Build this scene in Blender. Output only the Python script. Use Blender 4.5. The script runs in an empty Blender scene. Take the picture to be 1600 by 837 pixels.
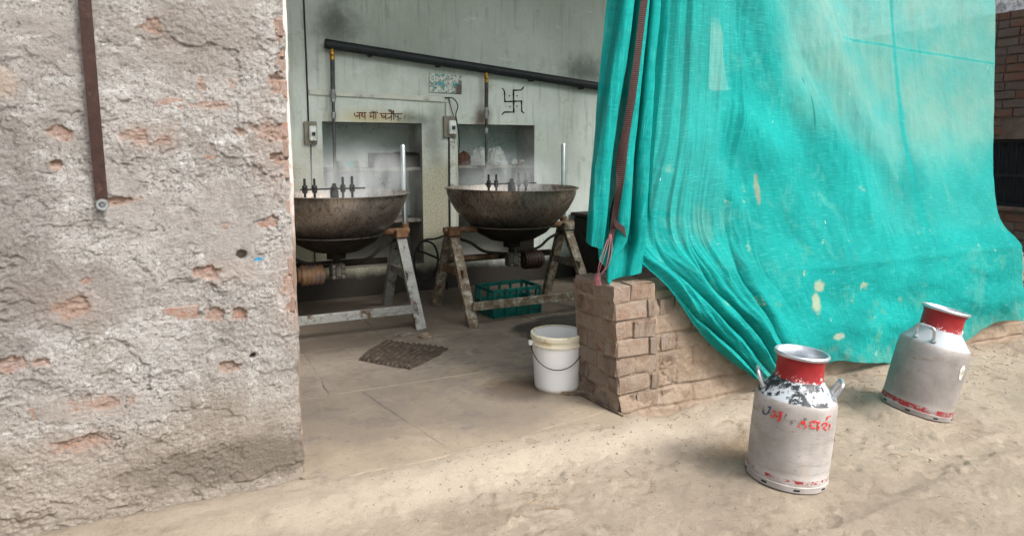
import bpy, bmesh, math, random
import numpy as np
from mathutils import Vector, Matrix

random.seed(7)
R = math.radians
sc = bpy.context.scene
COL = sc.collection

# ------------------------------------------------------------------ camera
cd = bpy.data.cameras.new('camera')
cam = bpy.data.objects.new('camera', cd)
COL.objects.link(cam)
cd.sensor_width = 36.0
cd.lens = 36.0 * 1064 / 1600
cd.shift_y = -0.0322
cd.clip_end = 2000
CAMP = Vector((-2.208, -3.114, 1.5))
YAW, PITCH = R(26), R(7.07)
cam.location = CAMP
cam.rotation_euler = (R(90) - PITCH, 0, -YAW)
sc.camera = cam
CR = Vector((math.cos(YAW), -math.sin(YAW), 0))     # camera's right, level
CF = Vector((math.sin(YAW), math.cos(YAW), 0))      # camera's forward, level

# ------------------------------------------------------------------ world + sun
SUN_EL, SUN_AZ = R(47), R(152)       # azimuth clockwise from +y (into the shed)
w = bpy.data.worlds.new('World')
sc.world = w
w.use_nodes = True
wn = w.node_tree
wn.nodes.clear()
sky = wn.nodes.new('ShaderNodeTexSky')
sky.sky_type = 'NISHITA'
sky.sun_disc = False
sky.sun_elevation = SUN_EL
sky.sun_rotation = SUN_AZ
sky.air_density = 1.0
sky.dust_density = 6.0
sky.ozone_density = 1.0
hs = wn.nodes.new('ShaderNodeHueSaturation')
hs.inputs['Saturation'].default_value = 0.35          # cloud-veiled, nearly white sky
bg = wn.nodes.new('ShaderNodeBackground')
bg.inputs['Strength'].default_value = 0.14
wo = wn.nodes.new('ShaderNodeOutputWorld')
wn.links.new(sky.outputs[0], hs.inputs['Color'])
wn.links.new(hs.outputs[0], bg.inputs['Color'])
wn.links.new(bg.outputs[0], wo.inputs['Surface'])
sl = bpy.data.lights.new('sun', 'SUN')
sl.energy = 1.0
sl.angle = R(14)
sl.color = (1.0, 0.975, 0.94)
sun = bpy.data.objects.new('sun', sl)
COL.objects.link(sun)
sd = Vector((math.sin(SUN_AZ) * math.cos(SUN_EL), math.cos(SUN_AZ) * math.cos(SUN_EL), math.sin(SUN_EL)))
sun.rotation_euler = sd.to_track_quat('Z', 'Y').to_euler()
sun.location = sd * 20
vs = sc.view_settings
vs.view_transform = 'Standard'
vs.look = 'None'
vs.gamma = 1
vs.use_curve_mapping = False
vs.exposure = 1.28
sc.cycles.use_denoising = True
sc.cycles.max_bounces = 10
sc.cycles.diffuse_bounces = 6
sc.cycles.transparent_max_bounces = 12
sc.cycles.volume_step_rate = 2.0
sc.cycles.volume_bounces = 4

# ------------------------------------------------------------------ numpy noise
def _hash(ix, iy, seed):
    h = (ix.astype(np.int64) * 374761393 + iy.astype(np.int64) * 668265263 + seed * 1442695041) & 0xFFFFFFFF
    h = ((h ^ (h >> 13)) * 1274126177) & 0xFFFFFFFF
    h = (h ^ (h >> 16)) & 0xFFFFFFFF
    return h / 4294967295.0
def vnoise(x, y, seed=0):
    x = np.asarray(x, float); y = np.asarray(y, float)
    x, y = np.broadcast_arrays(x, y)
    ix, iy = np.floor(x), np.floor(y)
    fx, fy = x - ix, y - iy
    fx = fx * fx * fx * (fx * (fx * 6 - 15) + 10); fy = fy * fy * fy * (fy * (fy * 6 - 15) + 10)
    a = _hash(ix, iy, seed); b = _hash(ix + 1, iy, seed); c = _hash(ix, iy + 1, seed); d = _hash(ix + 1, iy + 1, seed)
    return (a + (b - a) * fx) * (1 - fy) + (c + (d - c) * fx) * fy
def fbm(x, y, oct=4, seed=0, gain=0.5):
    s = 0; a = 1.0; t = 0
    for k in range(oct):
        s = s + a * (vnoise(x * 2 ** k + 17.3 * k, y * 2 ** k + 9.1 * k, seed + k) - 0.5)
        t += a; a *= gain
    return s / t * 2          # about -1..1
def sstep(a, b, x):
    t = np.clip((np.asarray(x, float) - a) / (b - a), 0, 1)
    return t * t * (3 - 2 * t)

# ------------------------------------------------------------------ materials
def lin(h):
    if not isinstance(h, str): return tuple(h)
    h = h.lstrip('#')
    o = []
    for i in (0, 2, 4):
        c = int(h[i:i + 2], 16) / 255
        o.append(c / 12.92 if c <= 0.04045 else ((c + 0.055) / 1.055) ** 2.4)
    return tuple(o)
class NT:
    def __init__(s, name, rough=0.8, metal=0.0, spec=0.3):
        s.m = bpy.data.materials.new(name); s.m.use_nodes = True
        s.t = s.m.node_tree; s.b = s.t.nodes['Principled BSDF']
        s.out = s.t.nodes['Material Output']
        s.b.inputs['Roughness'].default_value = rough
        s.b.inputs['Metallic'].default_value = metal
        s.b.inputs['Specular IOR Level'].default_value = spec
        s._pos = None
    def node(s, ty, **kw):
        n = s.t.nodes.new(ty)
        for k, v in kw.items(): setattr(n, k, v)
        return n
    def link(s, a, b): s.t.links.new(a, b)
    def put(s, sock, v):
        if hasattr(v, 'is_output'): s.link(v, sock)
        elif isinstance(v, (tuple, list)):
            sock.default_value = tuple(v) + ((1,) if len(v) == 3 and sock.type == 'RGBA' else ())
        else: sock.default_value = v
    @property
    def pos(s):
        if s._pos is None: s._pos = s.node('ShaderNodeNewGeometry').outputs['Position']
        return s._pos
    def obj(s): return s.node('ShaderNodeTexCoord').outputs['Object']
    def uv(s): return s.node('ShaderNodeTexCoord').outputs['UV']
    def mapv(s, v, scale=(1, 1, 1), loc=(0, 0, 0), rot=(0, 0, 0)):
        n = s.node('ShaderNodeMapping'); s.link(v, n.inputs['Vector'])
        n.inputs['Scale'].default_value = scale; n.inputs['Location'].default_value = loc; n.inputs['Rotation'].default_value = rot
        return n.outputs[0]
    def noise(s, scale, vec=None, detail=6, rough=0.6, dist=0.0):
        n = s.node('ShaderNodeTexNoise'); s.link(vec if vec is not None else s.pos, n.inputs['Vector'])
        n.inputs['Scale'].default_value = scale; n.inputs['Detail'].default_value = detail
        n.inputs['Roughness'].default_value = rough; n.inputs['Distortion'].default_value = dist
        return n.outputs['Fac']
    def voro(s, scale, vec=None, feature='F1', out='Distance'):
        n = s.node('ShaderNodeTexVoronoi', feature=feature); s.link(vec if vec is not None else s.pos, n.inputs['Vector'])
        n.inputs['Scale'].default_value = scale
        return n.outputs[out]
    def wave(s, scale, vec, dist=0, axis='X', detail=2):
        n = s.node('ShaderNodeTexWave', bands_direction=axis); s.link(vec, n.inputs['Vector'])
        n.inputs['Scale'].default_value = scale; n.inputs['Distortion'].default_value = dist; n.inputs['Detail'].default_value = detail
        return n.outputs['Fac']
    def rng(s, f, a, b, lo=0.0, hi=1.0):
        n = s.node('ShaderNodeMapRange', interpolation_type='SMOOTHSTEP'); s.put(n.inputs['Value'], f)
        n.inputs['From Min'].default_value = a; n.inputs['From Max'].default_value = b
        n.inputs['To Min'].default_value = lo; n.inputs['To Max'].default_value = hi
        return n.outputs[0]
    def math(s, op, a, b=0.0):
        n = s.node('ShaderNodeMath', operation=op); s.put(n.inputs[0], a); s.put(n.inputs[1], b)
        return n.outputs[0]
    def mix(s, f, a, b, blend='MIX'):
        n = s.node('ShaderNodeMix', data_type='RGBA', blend_type=blend)
        s.put(n.inputs['Factor'], f); s.put(n.inputs[6], a); s.put(n.inputs[7], b)
        return n.outputs[2]
    def ramp(s, f, stops):
        n = s.node('ShaderNodeValToRGB'); s.put(n.inputs[0], f)
        e = n.color_ramp.elements
        while len(e) < len(stops): e.new(0.5)
        for i, (p, c) in enumerate(stops):
            e[i].position = p; e[i].color = tuple(lin(c)) + (1,)
        return n.outputs[0]
    def attr(s, name, out='Fac'):
        n = s.node('ShaderNodeAttribute', attribute_name=name)
        return n.outputs[out]
    def sep(s, v=None):
        n = s.node('ShaderNodeSeparateXYZ'); s.link(v if v is not None else s.pos, n.inputs[0]); return n.outputs
    def rand(s): return s.node('ShaderNodeObjectInfo').outputs['Random']
    def blob(s, c, r, vec=None, edge=0.35, nz=0.5, nscale=9):
        """soft irregular patch, 1 inside"""
        v = s.mapv(vec if vec is not None else s.pos, scale=tuple(1 / k for k in r), loc=tuple(-ci / ri for ci, ri in zip(c, r)))
        l = s.node('ShaderNodeVectorMath', operation='LENGTH'); s.link(v, l.inputs[0])
        d = s.math('ADD', l.outputs['Value'], s.math('MULTIPLY', s.math('SUBTRACT', s.noise(nscale, vec), 0.5), nz * 2))
        return s.rng(d, 1 - edge, 1 + edge, 1, 0)
    def col(s, v): s.put(s.b.inputs['Base Color'], v if not isinstance(v, str) else lin(v))
    def rough(s, v): s.put(s.b.inputs['Roughness'], v)
    def bump(s, h, strength=0.5, dist=0.01):
        n = s.node('ShaderNodeBump'); n.inputs['Strength'].default_value = strength; n.inputs['Distance'].default_value = dist
        s.put(n.inputs['Height'], h)
        if s.b.inputs['Normal'].is_linked:
            n2 = s.b.inputs['Normal'].links[0].from_socket; s.link(n2, n.inputs['Normal'])
        s.link(n.outputs[0], s.b.inputs['Normal'])

def simple(name, c1, c2, scale=12, rough=0.7, metal=0.0, bump=0.2, dirt=None, dirt_amt=0.5, dscale=7, spec=0.3, world=False):
    n = NT(name, rough, metal, spec)
    v = n.pos if world else n.obj()
    f = n.noise(scale, v)
    c = n.ramp(f, [(0.3, c1), (0.7, c2)])
    if dirt:
        d = n.rng(n.noise(dscale, v, 8, 0.7), 0.62 - 0.25 * dirt_amt, 0.72 - 0.1 * dirt_amt)
        c = n.mix(d, c, lin(dirt))
        n.rough(n.math('MAXIMUM', n.math('MULTIPLY', d, 0.8), rough))
    n.col(c)
    if bump: n.bump(n.noise(scale * 6, v), bump, 0.004)
    return n.m

MT = {}
# --- rough plaster
n = NT('rough_plaster', 0.92, spec=0.15)
big = n.noise(2.2, None, 5, 0.6); mid = n.noise(14, None, 7, 0.7); fine = n.noise(90, None, 5, 0.7)
c = n.ramp(big, [(0.28, '#89857f'), (0.45, '#9e9a95'), (0.6, '#adaaa6'), (0.75, '#958f86')])
c = n.mix(n.rng(mid, 0.5, 0.66), c, lin('#c6c5c2'))
c = n.mix(n.rng(n.noise(7, None, 8, 0.78), 0.54, 0.66, 0, .8), c, lin('#6b6762'))
c = n.mix(n.math('MULTIPLY', n.rng(fine, 0.50, 0.64), 0.7), c, lin('#5a524d'))
c = n.mix(n.math('MULTIPLY', n.rng(n.noise(150, None, 4, 0.8), 0.56, 0.66), 0.55), c, lin('#463f3a'))
c = n.mix(n.math('MULTIPLY', n.rng(n.noise(45, None, 6, 0.75), 0.55, 0.68), 0.55), c, lin('#d6d1ce'))
c = n.mix(n.math('MULTIPLY', n.attr('flat'), .55), c, n.ramp(n.noise(12, None, 6, .7), [(.35, '#8b857f'), (.65, '#a7a29e')]))
zz = n.sep()[2]
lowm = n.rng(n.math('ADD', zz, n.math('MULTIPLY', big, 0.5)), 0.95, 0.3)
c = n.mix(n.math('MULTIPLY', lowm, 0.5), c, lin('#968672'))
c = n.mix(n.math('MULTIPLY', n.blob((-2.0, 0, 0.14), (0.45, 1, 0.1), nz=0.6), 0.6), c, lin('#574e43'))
c = n.mix(n.math('MULTIPLY', n.blob((-2.85, 0, 1.2), (0.2, 1, 0.55), nz=0.7), 0.42), c, lin('#5f5650'))
c = n.mix(n.math('MULTIPLY', n.blob((-2.6, 0, 0.93), (0.25, 1, 0.13), nz=0.6), .6), c, lin('#817973'))
c = n.mix(n.math('MULTIPLY', n.blob((-2.1, 0, 1.95), (0.22, 1, 0.16), nz=0.6), .5), c, lin('#827971'))
c = n.mix(n.math('MULTIPLY', n.blob((-2.78, 0, 1.75), (0.06, 1, 0.06), nz=0.7), 0.3), c, lin('#b89b7c'))
for pc, pr in (((-2.3, 0, 1.55), (.12, 1, .06)), ((-1.84, 0, 1.5), (.09, 1, .2)), ((-2.05, 0, .98), (.12, 1, .05)), ((-2.6, 0, .9), (.1, 1, .06)), ((-2.55, 0, .48), (.13, 1, .05)), ((-2.62, 0, .33), (.13, 1, .06)), ((-1.8, 0, .85), (.06, 1, .2))):
    c = n.mix(n.math('MULTIPLY', n.blob(pc, pr, edge=.6, nz=0.7, nscale=14), 0.3), c, lin('#a08c80'))
c = n.mix(n.math('MULTIPLY', n.attr('thin'), 0.62), c, n.ramp(n.noise(30), [(0.3, '#9c7a68'), (0.6, '#a58b7b'), (0.8, '#a39a92')]))
c = n.mix(n.attr('blue'), c, lin('#3f93ba'))
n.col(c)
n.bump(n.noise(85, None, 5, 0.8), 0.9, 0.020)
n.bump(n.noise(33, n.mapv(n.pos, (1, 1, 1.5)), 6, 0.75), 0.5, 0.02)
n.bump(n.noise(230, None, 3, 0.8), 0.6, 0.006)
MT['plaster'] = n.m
n = NT('jamb_plaster', 0.9, spec=0.15)
zz = n.sep()[2]
c = n.mix(n.rng(n.math('ADD', zz, n.math('MULTIPLY', n.noise(6), 0.6)), 1.3, 1.75), lin('#6f6053'), lin('#b5b0ab'))
c = n.mix(n.rng(n.noise(22), 0.55, 0.7), c, lin('#9a8474'))
n.col(c); n.bump(n.noise(70), 0.5, 0.008)
MT['jamb'] = n.m
# --- brick
def brickmat(name, cols, dust, damt, dscale=9):
    n = NT(name, 0.93, spec=0.12)
    v = n.obj()
    r = n.rand()
    vv = n.node('ShaderNodeVectorMath', operation='ADD'); n.link(v, vv.inputs[0])
    cmb = n.node('ShaderNodeCombineXYZ'); n.link(n.math('MULTIPLY', r, 13.0), cmb.inputs[0]); n.link(n.math('MULTIPLY', r, 31.0), cmb.inputs[1])
    n.link(cmb.outputs[0], vv.inputs[1]); v = vv.outputs[0]
    c = n.ramp(r, [(i / (len(cols) - 1), k) for i, k in enumerate(cols)])
    c = n.mix(n.rng(n.noise(18, v, 6, 0.7), 0.4, 0.75, 0, 0.6), c, lin(cols[len(cols) // 2]))
    d = n.rng(n.noise(dscale, v, 7, 0.7), 0.7 - 0.4 * damt, 0.85 - 0.3 * damt)
    c = n.mix(n.math('MULTIPLY', d, 0.85), c, lin(dust))
    n.col(c)
    n.bump(n.noise(28, v, 7, 0.78), 0.9, 0.03)
    n.bump(n.noise(150, v, 3, 0.8), 0.6, 0.006)
    return n.m
MT['brick'] = brickmat('dusty_brick', ['#7d6250', '#6e5a4c', '#8c7563', '#815d4b', '#887769'], '#94877a', 0.9)
MT['patch_brick'] = brickmat('exposed_brick', ['#9d7663', '#a78a7a', '#9b7260', '#a98f7e'], '#a3978f', 0.85, 34)
MT['alley_brick'] = brickmat('alley_brick', ['#65524c', '#5d5653', '#6d5145', '#68605b', '#615854'], '#655e59', 0.6)
n = NT('mud', 0.95, spec=0.1)
c = n.ramp(n.noise(5, None, 6, 0.65), [(0.3, '#83725f'), (0.5, '#928170'), (0.7, '#9f8f7e')])
c = n.mix(n.rng(n.noise(26, None, 6, 0.7), 0.56, 0.7), c, lin('#78665a'))
n.col(c); n.bump(n.noise(45, None, 7, 0.8), 0.9, 0.02)
MT['mud'] = n.m
n = NT('alley_mortar', 0.95, spec=0.1)
c = n.ramp(n.noise(4, None, 6, 0.65), [(0.3, '#4d4540'), (0.6, '#675c55')])
c = n.mix(n.rng(n.noise(9), 0.6, 0.7), c, lin('#734f42'))
n.col(c); n.bump(n.noise(50), 0.5, 0.02)
MT['alley_mortar'] = n.m
n = NT('alley_limewash', 0.9, spec=0.1)
n.col(n.ramp(n.noise(14, None, 8, 0.75), [(0.4, '#8b8b8e'), (0.52, '#cfd0d4'), (0.7, '#e4e6ea')])); n.bump(n.noise(40), 0.5, 0.01)
MT['limewash_alley'] = n.m
# --- limewashed back wall
n = NT('limewash', 0.85, spec=0.2)
X, Y, Z = n.sep()
c = n.ramp(n.noise(1.6, None, 5, 0.6), [(0.3, '#bcc4bb'), (0.5, '#c9d0c8'), (0.7, '#d4d9d2')])
c = n.mix(n.rng(n.noise(1.3, n.mapv(n.pos, (1, 1, 0.35)), 6, 0.65), 0.42, 0.68, 0, 0.45), c, lin('#a0a79d'))
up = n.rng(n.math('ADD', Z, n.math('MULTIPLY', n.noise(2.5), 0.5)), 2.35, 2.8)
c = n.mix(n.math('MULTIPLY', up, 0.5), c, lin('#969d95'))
streak = n.rng(n.noise(7, n.mapv(n.pos, (3, 1, 0.25)), 5, 0.6), 0.52, 0.72)
c = n.mix(n.math('MULTIPLY', streak, 0.4), c, lin('#85877b'))
c = n.mix(n.rng(n.noise(5, None, 9, .78, .4), .54, .68, 0, .5), c, lin('#8d928a'))
c = n.mix(n.math('MULTIPLY', n.rng(n.noise(8, n.mapv(n.pos, (2.2, 1, .3)), 7, .7), .55, .7), n.rng(Z, 2.1, 2.5, 0, .4)), c, lin('#6d736d'))
c = n.mix(n.rng(n.noise(46, None, 5, .8), .64, .7, 0, .5), c, lin('#6f726a'))
c = n.mix(n.rng(n.noise(3.2, n.mapv(n.pos, (1, 1, 2.2)), 9, .75, .8), .58, .63, 0, .35), c, lin('#d3d7d2'))
low = n.rng(n.math('ADD', Z, n.math('MULTIPLY', n.noise(3), 0.7)), 2.0, 1.55)
lowx = n.math('MULTIPLY', low, n.rng(X, 0.75, 0.35))
spk = n.noise(70, None, 4, 0.7)
c = n.mix(n.math('MULTIPLY', lowx, 0.72), c, n.ramp(spk, [(0.38, '#6f6850'), (0.5, '#a09a7c'), (0.66, '#b6b296')]))
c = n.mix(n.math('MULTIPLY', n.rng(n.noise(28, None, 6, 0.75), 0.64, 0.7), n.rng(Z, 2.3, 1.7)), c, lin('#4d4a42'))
for cc, rr, k, a in (((-0.74, 3.8, 2.72), (0.19, 3, 0.17), '#3b3f3b', 0.8), ((2.15, 3.8, 2.4), (0.26, 3, 0.16), '#3a3f3c', 0.7),
                     ((0.24, 3.8, 1.62), (0.10, 3, 0.26), '#403e36', 0.55), ((0.80, 3.8, 1.84), (0.10, 3, 0.12), '#5b4433', 0.8),
                     ((-0.42, 3.8, 1.83), (0.32, 3, 0.07), '#b5a35a', 0.55), ((0.02, 3.8, 1.82), (0.16, 3, 0.07), '#4b4d42', 0.6),
                     ((-0.1, 3.8, 2.62), (0.5, 3, 0.3), '#8c9488', 0.5)):
    c = n.mix(n.math('MULTIPLY', n.blob(cc, rr, edge=0.85, nz=0.8, nscale=7), a), c, lin(k))
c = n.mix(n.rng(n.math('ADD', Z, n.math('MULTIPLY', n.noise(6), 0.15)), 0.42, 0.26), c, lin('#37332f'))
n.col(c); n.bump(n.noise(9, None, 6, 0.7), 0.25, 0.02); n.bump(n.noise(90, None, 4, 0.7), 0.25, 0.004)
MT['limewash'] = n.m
n = NT('niche_plaster', 0.85, spec=0.2)
X, Y, Z = n.sep()
c = n.ramp(n.noise(3, None, 5, 0.6), [(0.3, '#a9b2ae'), (0.7, '#c3c9c5')])
c = n.mix(n.math('MULTIPLY', n.rng(n.noise(55, None, 5, 0.8), 0.54, 0.62), n.rng(n.noise(3.5), 0.45, 0.6)), c, lin('#4b5055'))
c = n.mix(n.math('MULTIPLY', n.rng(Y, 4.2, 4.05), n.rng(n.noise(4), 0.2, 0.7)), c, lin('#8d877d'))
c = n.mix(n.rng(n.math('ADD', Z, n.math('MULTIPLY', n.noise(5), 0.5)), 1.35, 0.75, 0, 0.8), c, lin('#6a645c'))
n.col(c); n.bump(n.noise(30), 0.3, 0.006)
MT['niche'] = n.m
# --- floor slabs
n = NT('stone_slab', 0.85, spec=0.25)
X, Y, Z = n.sep()
c = n.ramp(n.noise(3, None, 6, 0.65), [(0.3, '#6c645b'), (0.55, '#7d7368'), (0.75, '#8c8379')])
lay = n.noise(5, n.mapv(n.pos, (1, 2.6, 1), rot=(0, 0, 0.3)), 8, 0.75, 1.2)
c = n.mix(n.rng(lay, 0.52, 0.60, 0, 0.8), c, lin('#655d57'))
dust = n.rng(n.math('ADD', n.noise(3.2, None, 7, 0.7), n.rng(Y, 1.6, -0.2, -0.06, 0.14)), 0.47, 0.6)
c = n.mix(n.math('MULTIPLY', dust, 0.8), c, lin('#8b7f6d'))
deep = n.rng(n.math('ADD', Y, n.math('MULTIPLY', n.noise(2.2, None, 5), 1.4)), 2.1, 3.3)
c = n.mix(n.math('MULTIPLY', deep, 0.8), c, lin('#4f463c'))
c = n.mix(n.rng(n.noise(5.5, None, 8, 0.75), 0.57, 0.68, 0, 0.6), c, lin('#554a40'))
c = n.mix(n.rng(n.noise(34, None, 6, 0.8), 0.57, 0.66, 0, 0.7), c, lin('#4a4038'))
c = n.mix(n.rng(n.noise(2.1, None, 9, 0.75, .8), 0.55, 0.7, 0, 0.5), c, lin('#9d9284'))
spill = n.blob((0.85, 1.75, 0), (0.62, 0.42, 1), edge=0.12, nz=0.55, nscale=4)
c = n.mix(n.math('MULTIPLY', spill, 0.85), c, lin('#2b2724'))
c = n.mix(n.math('MULTIPLY', n.blob((-0.35, 0.62, 0), (0.22, 0.2, 1), edge=0.4, nz=0.6), 0.75), c, lin('#4a3b2e'))
c = n.mix(n.math('MULTIPLY', n.blob((-1.3, .75, 0), (.7, .6, 1), edge=.5, nz=.8, nscale=4), .6), c, lin('#554e48'))
c = n.mix(n.math('MULTIPLY', n.blob((-.6, .3, 0), (.35, .3, 1), edge=.5, nz=.8, nscale=5), .55), c, lin('#5b544e'))
c = n.mix(n.math('MULTIPLY', n.blob((-1.2, 2.15, 0), (0.5, 0.22, 1), edge=0.4, nz=0.6), 0.6), c, lin('#463c34'))
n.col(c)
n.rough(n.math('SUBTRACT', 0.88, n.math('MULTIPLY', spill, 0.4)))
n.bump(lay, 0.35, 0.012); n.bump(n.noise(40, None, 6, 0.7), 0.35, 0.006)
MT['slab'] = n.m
# --- dirt
n = NT('dirt', 0.96, spec=0.08)
X, Y, Z = n.sep()
c = n.ramp(n.noise(1.3, None, 6, 0.65), [(0.3, '#8a7e70'), (0.5, '#998d7d'), (0.7, '#a6998a')])
c = n.mix(n.rng(n.noise(7, None, 8, 0.72), 0.5, 0.68, 0, 0.55), c, lin('#776b5d'))
c = n.mix(n.rng(n.noise(40, None, 6, 0.78), 0.55, 0.68, 0, 0.5), c, lin('#6d5f50'))
c = n.mix(n.rng(n.noise(1.9, n.mapv(n.pos, (.7, 1.6, 1)), 8, 0.75, .6), 0.53, 0.72, 0, 0.35), c, lin('#7d7163'))
c = n.mix(n.rng(n.noise(3.4, None, 6, 0.7), 0.58, 0.68, 0, 0.45), c, lin('#b3a898'))
c = n.mix(n.math('MULTIPLY', n.blob((-.75, -.28, 0), (1.0, .2, 1), edge=.6, nz=.6, nscale=5), .6), c, lin('#b0a595'))
c = n.mix(n.math('MULTIPLY', n.blob((.35, -.22, 0), (.5, .14, 1), edge=.6, nz=.6, nscale=5), .6), c, lin('#b2a796'))
c = n.mix(n.rng(n.noise(150, None, 4, .8), .56, .66, 0, .5), c, lin('#5f5142'))
c = n.mix(n.math('MULTIPLY', n.blob((0.45, -0.62, 0), (0.32, 0.16, 1), edge=0.4, nz=0.7, nscale=7), 0.55), c, lin('#7d6952'))
n.col(c); n.bump(n.noise(50, None, 7, 0.8), 0.7, 0.016); n.bump(n.noise(240, None, 3, 0.8), 0.7, 0.006)
MT['dirt'] = n.m
MT['pebble'] = simple('pebble', '#6d6254', '#8d8070', 40, 0.95, bump=0.3)
MT['straw'] = simple('straw', '#6d5238', '#8f7653', 40, 0.9, bump=0)
# --- net
n = NT('green_net', 0.75, spec=0.15)
uv = n.uv()
U, V, _ = n.sep(uv)
v3 = n.pos
c = n.ramp(n.noise(1.5, v3, 5, 0.6), [(0.3, '#007f7b'), (0.5, '#02918c'), (0.72, '#0ea09b')])
weave = n.noise(16, n.mapv(uv, (0.6, 9, 1)), 4, 0.65)
weft = n.noise(22, n.mapv(uv, (9, 0.5, 1)), 3, 0.6)
c = n.mix(n.rng(weave, 0.5, 0.7, 0, 0.5), c, lin('#45bfba'))
c = n.mix(n.rng(n.noise(60, n.mapv(uv, (1, 7, 1)), 3, .7), 0.5, 0.68, 0, 0.45), c, lin('#037170'))
c = n.mix(n.rng(n.noise(9, n.mapv(uv, (5, .5, 1)), 6, .75), 0.5, 0.7, 0, 0.5), c, lin('#04797a'))
c = n.mix(n.rng(n.noise(2.6, v3, 8, .75, .5), 0.54, 0.7, 0, 0.45), c, lin('#5fa79b'))
c = n.mix(n.rng(weft, 0.52, 0.75, 0, 0.3), c, lin('#027f79'))
X, Y, Z = n.sep()
dirt = n.math('MULTIPLY', n.rng(n.noise(4, v3, 8, 0.75), 0.57, 0.66), n.rng(Z, 1.6, 0.3, 0.1, 0.75))
c = n.mix(dirt, c, lin('#4f9c88'))
c = n.mix(n.math('MULTIPLY', n.rng(n.noise(6, v3, 8, 0.7), 0.63, 0.68), n.rng(Z, 1.7, 0.9)), c, lin('#8fa98e'))
c = n.mix(n.math('MULTIPLY', n.rng(n.math('ADD', n.attr('hem'), n.math('MULTIPLY', n.noise(9, v3, 7, .7), 0.5)), 1.18, 1.38), 0.7), c, lin('#7f9a86'))
c = n.mix(n.rng(n.attr('thin'), .08, .34, 0, .62), c, n.ramp(n.noise(2.2, v3, 6, .65), [(.35, '#5fb3ad'), (.6, '#8fb8aa')]))  # light coming through from behind, painted as a paler net colour
c = n.mix(n.math('MULTIPLY', n.rng(n.noise(1.7, v3, 8, .72), .52, .68), n.rng(Z, 1.9, 1.2, 0, .55)), c, lin('#037f7c'))
for cc, rr, k, a in (((1.52, 0, 0.62), (0.045, 2, 0.04), '#a3ae93', 0.85), ((1.48, 0, 0.52), (0.04, 2, 0.06), '#a3ae93', 0.85), ((1.66, 0, 0.28), (0.05, 2, 0.022), '#a8b19a', 0.8),
                     ((1.12, 0, 1.25), (0.02, 2, 0.09), '#a08b6b', 0.55), ((0.62, 0, 1.05), (0.06, 2, 0.12), '#7b8f76', 0.15),
                     ((1.75, 0, 1.75), (0.012, 2, 0.13), '#026b66', 0.8), ((1.70, 0, 1.98), (0.012, 2, 0.03), '#026b66', 0.8)):
    c = n.mix(n.math('MULTIPLY', n.blob(cc, rr, edge=0.35, nz=0.75, nscale=26), a), c, lin(k))
# small pale pulls in the weave
vv = n.voro(13, n.mapv(uv, (1, 0.22, 1)))
c = n.mix(n.math('MULTIPLY', n.rng(vv, 0.045, 0.03), n.rng(n.noise(1.2, uv), 0.5, 0.56)), c, lin('#c9e6dc'))
n.col(c)
n.bump(weave, 0.45, 0.006); n.bump(n.noise(12, n.mapv(uv, (3, .6, 1)), 6, 0.75), 0.45, 0.03); n.bump(n.noise(30, v3, 6, 0.75), 0.3, 0.008)
tl = n.node('ShaderNodeBsdfTranslucent'); n.put(tl.inputs['Color'], n.mix(0.25, c, lin('#40e0d0')))
mx = n.node('ShaderNodeMixShader'); mx.inputs[0].default_value = 0.25
n.link(n.b.outputs[0], mx.inputs[1]); n.link(tl.outputs[0], mx.inputs[2])
tr = n.node('ShaderNodeBsdfTransparent'); tr.inputs['Color'].default_value = (1, 1, 1, 1)
mx2 = n.node('ShaderNodeMixShader')
thin = n.attr('thin')
hole = n.rng(n.noise(34, n.mapv(uv, (2.0, 16, 1)), 3, 0.6), 0.42, 0.62)
n.link(n.math('MULTIPLY', n.math('ADD', n.math('MULTIPLY', hole, 0.55), 0.45), thin), mx2.inputs[0])
n.link(mx.outputs[0], mx2.inputs[1]); n.link(tr.outputs[0], mx2.inputs[2])
n.link(mx2.outputs[0], n.out.inputs['Surface'])
MT['net'] = n.m
n = NT('brown_webbing', 0.8, spec=0.2)
uvv = n.uv()
c = n.ramp(n.noise(3, n.mapv(uvv, (20, 6, 1)), 4), [(0.3, '#241816'), (0.7, '#3a2725')])
c = n.mix(n.rng(n.wave(28, uvv, 0.3, 'Y'), 0.3, 0.7, 0, 0.5), c, lin('#4b3836'))
n.col(c); n.bump(n.wave(28, uvv, 0, 'Y'), 0.5, 0.003)
MT['webbing'] = n.m
MT['strap'] = simple('strap_webbing', '#24150f', '#34201b', 25, 0.8, bump=0.4, dirt='#453029', dirt_amt=0.15, dscale=14)
MT['thread'] = simple('pink_thread', '#7d4a50', '#94666b', 30, 0.8, bump=0)
# --- metals
n = NT('pan_steel', 0.35, 0.85, 0.4)
v = n.obj()
c = n.ramp(n.noise(4, v, 6, 0.65), [(0.3, '#7a7068'), (0.5, '#a0958b'), (0.7, '#c0b8b0')])
st = n.noise(9, n.mapv(v, (5, 5, 0.7)), 6, 0.7)
c = n.mix(n.rng(st, 0.50, 0.66, 0, 0.8), c, lin('#5d4733'))
c = n.mix(n.rng(n.noise(11, n.mapv(v, (6, 6, .4)), 5, .7), .52, .66, 0, .7), c, lin('#c9bdb4'))
c = n.mix(n.rng(n.noise(6, v, 8, 0.7, 0.6), 0.54, 0.66, 0, 0.75), c, lin('#3a2d22'))
oz = n.sep(v)[2]
c = n.mix(n.rng(n.math('ADD', oz, n.math('MULTIPLY', n.noise(7, v), 0.2)), 1.09, 0.86, 0, 0.92), c, lin('#231f1b'))
c = n.mix(n.math('MULTIPLY', n.rng(n.noise(16, n.mapv(v, (2, 2, 0.8)), 7, 0.75), 0.6, 0.68), n.rng(oz, 0.85, 0.95)), c, lin('#8b7a48'))
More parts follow.
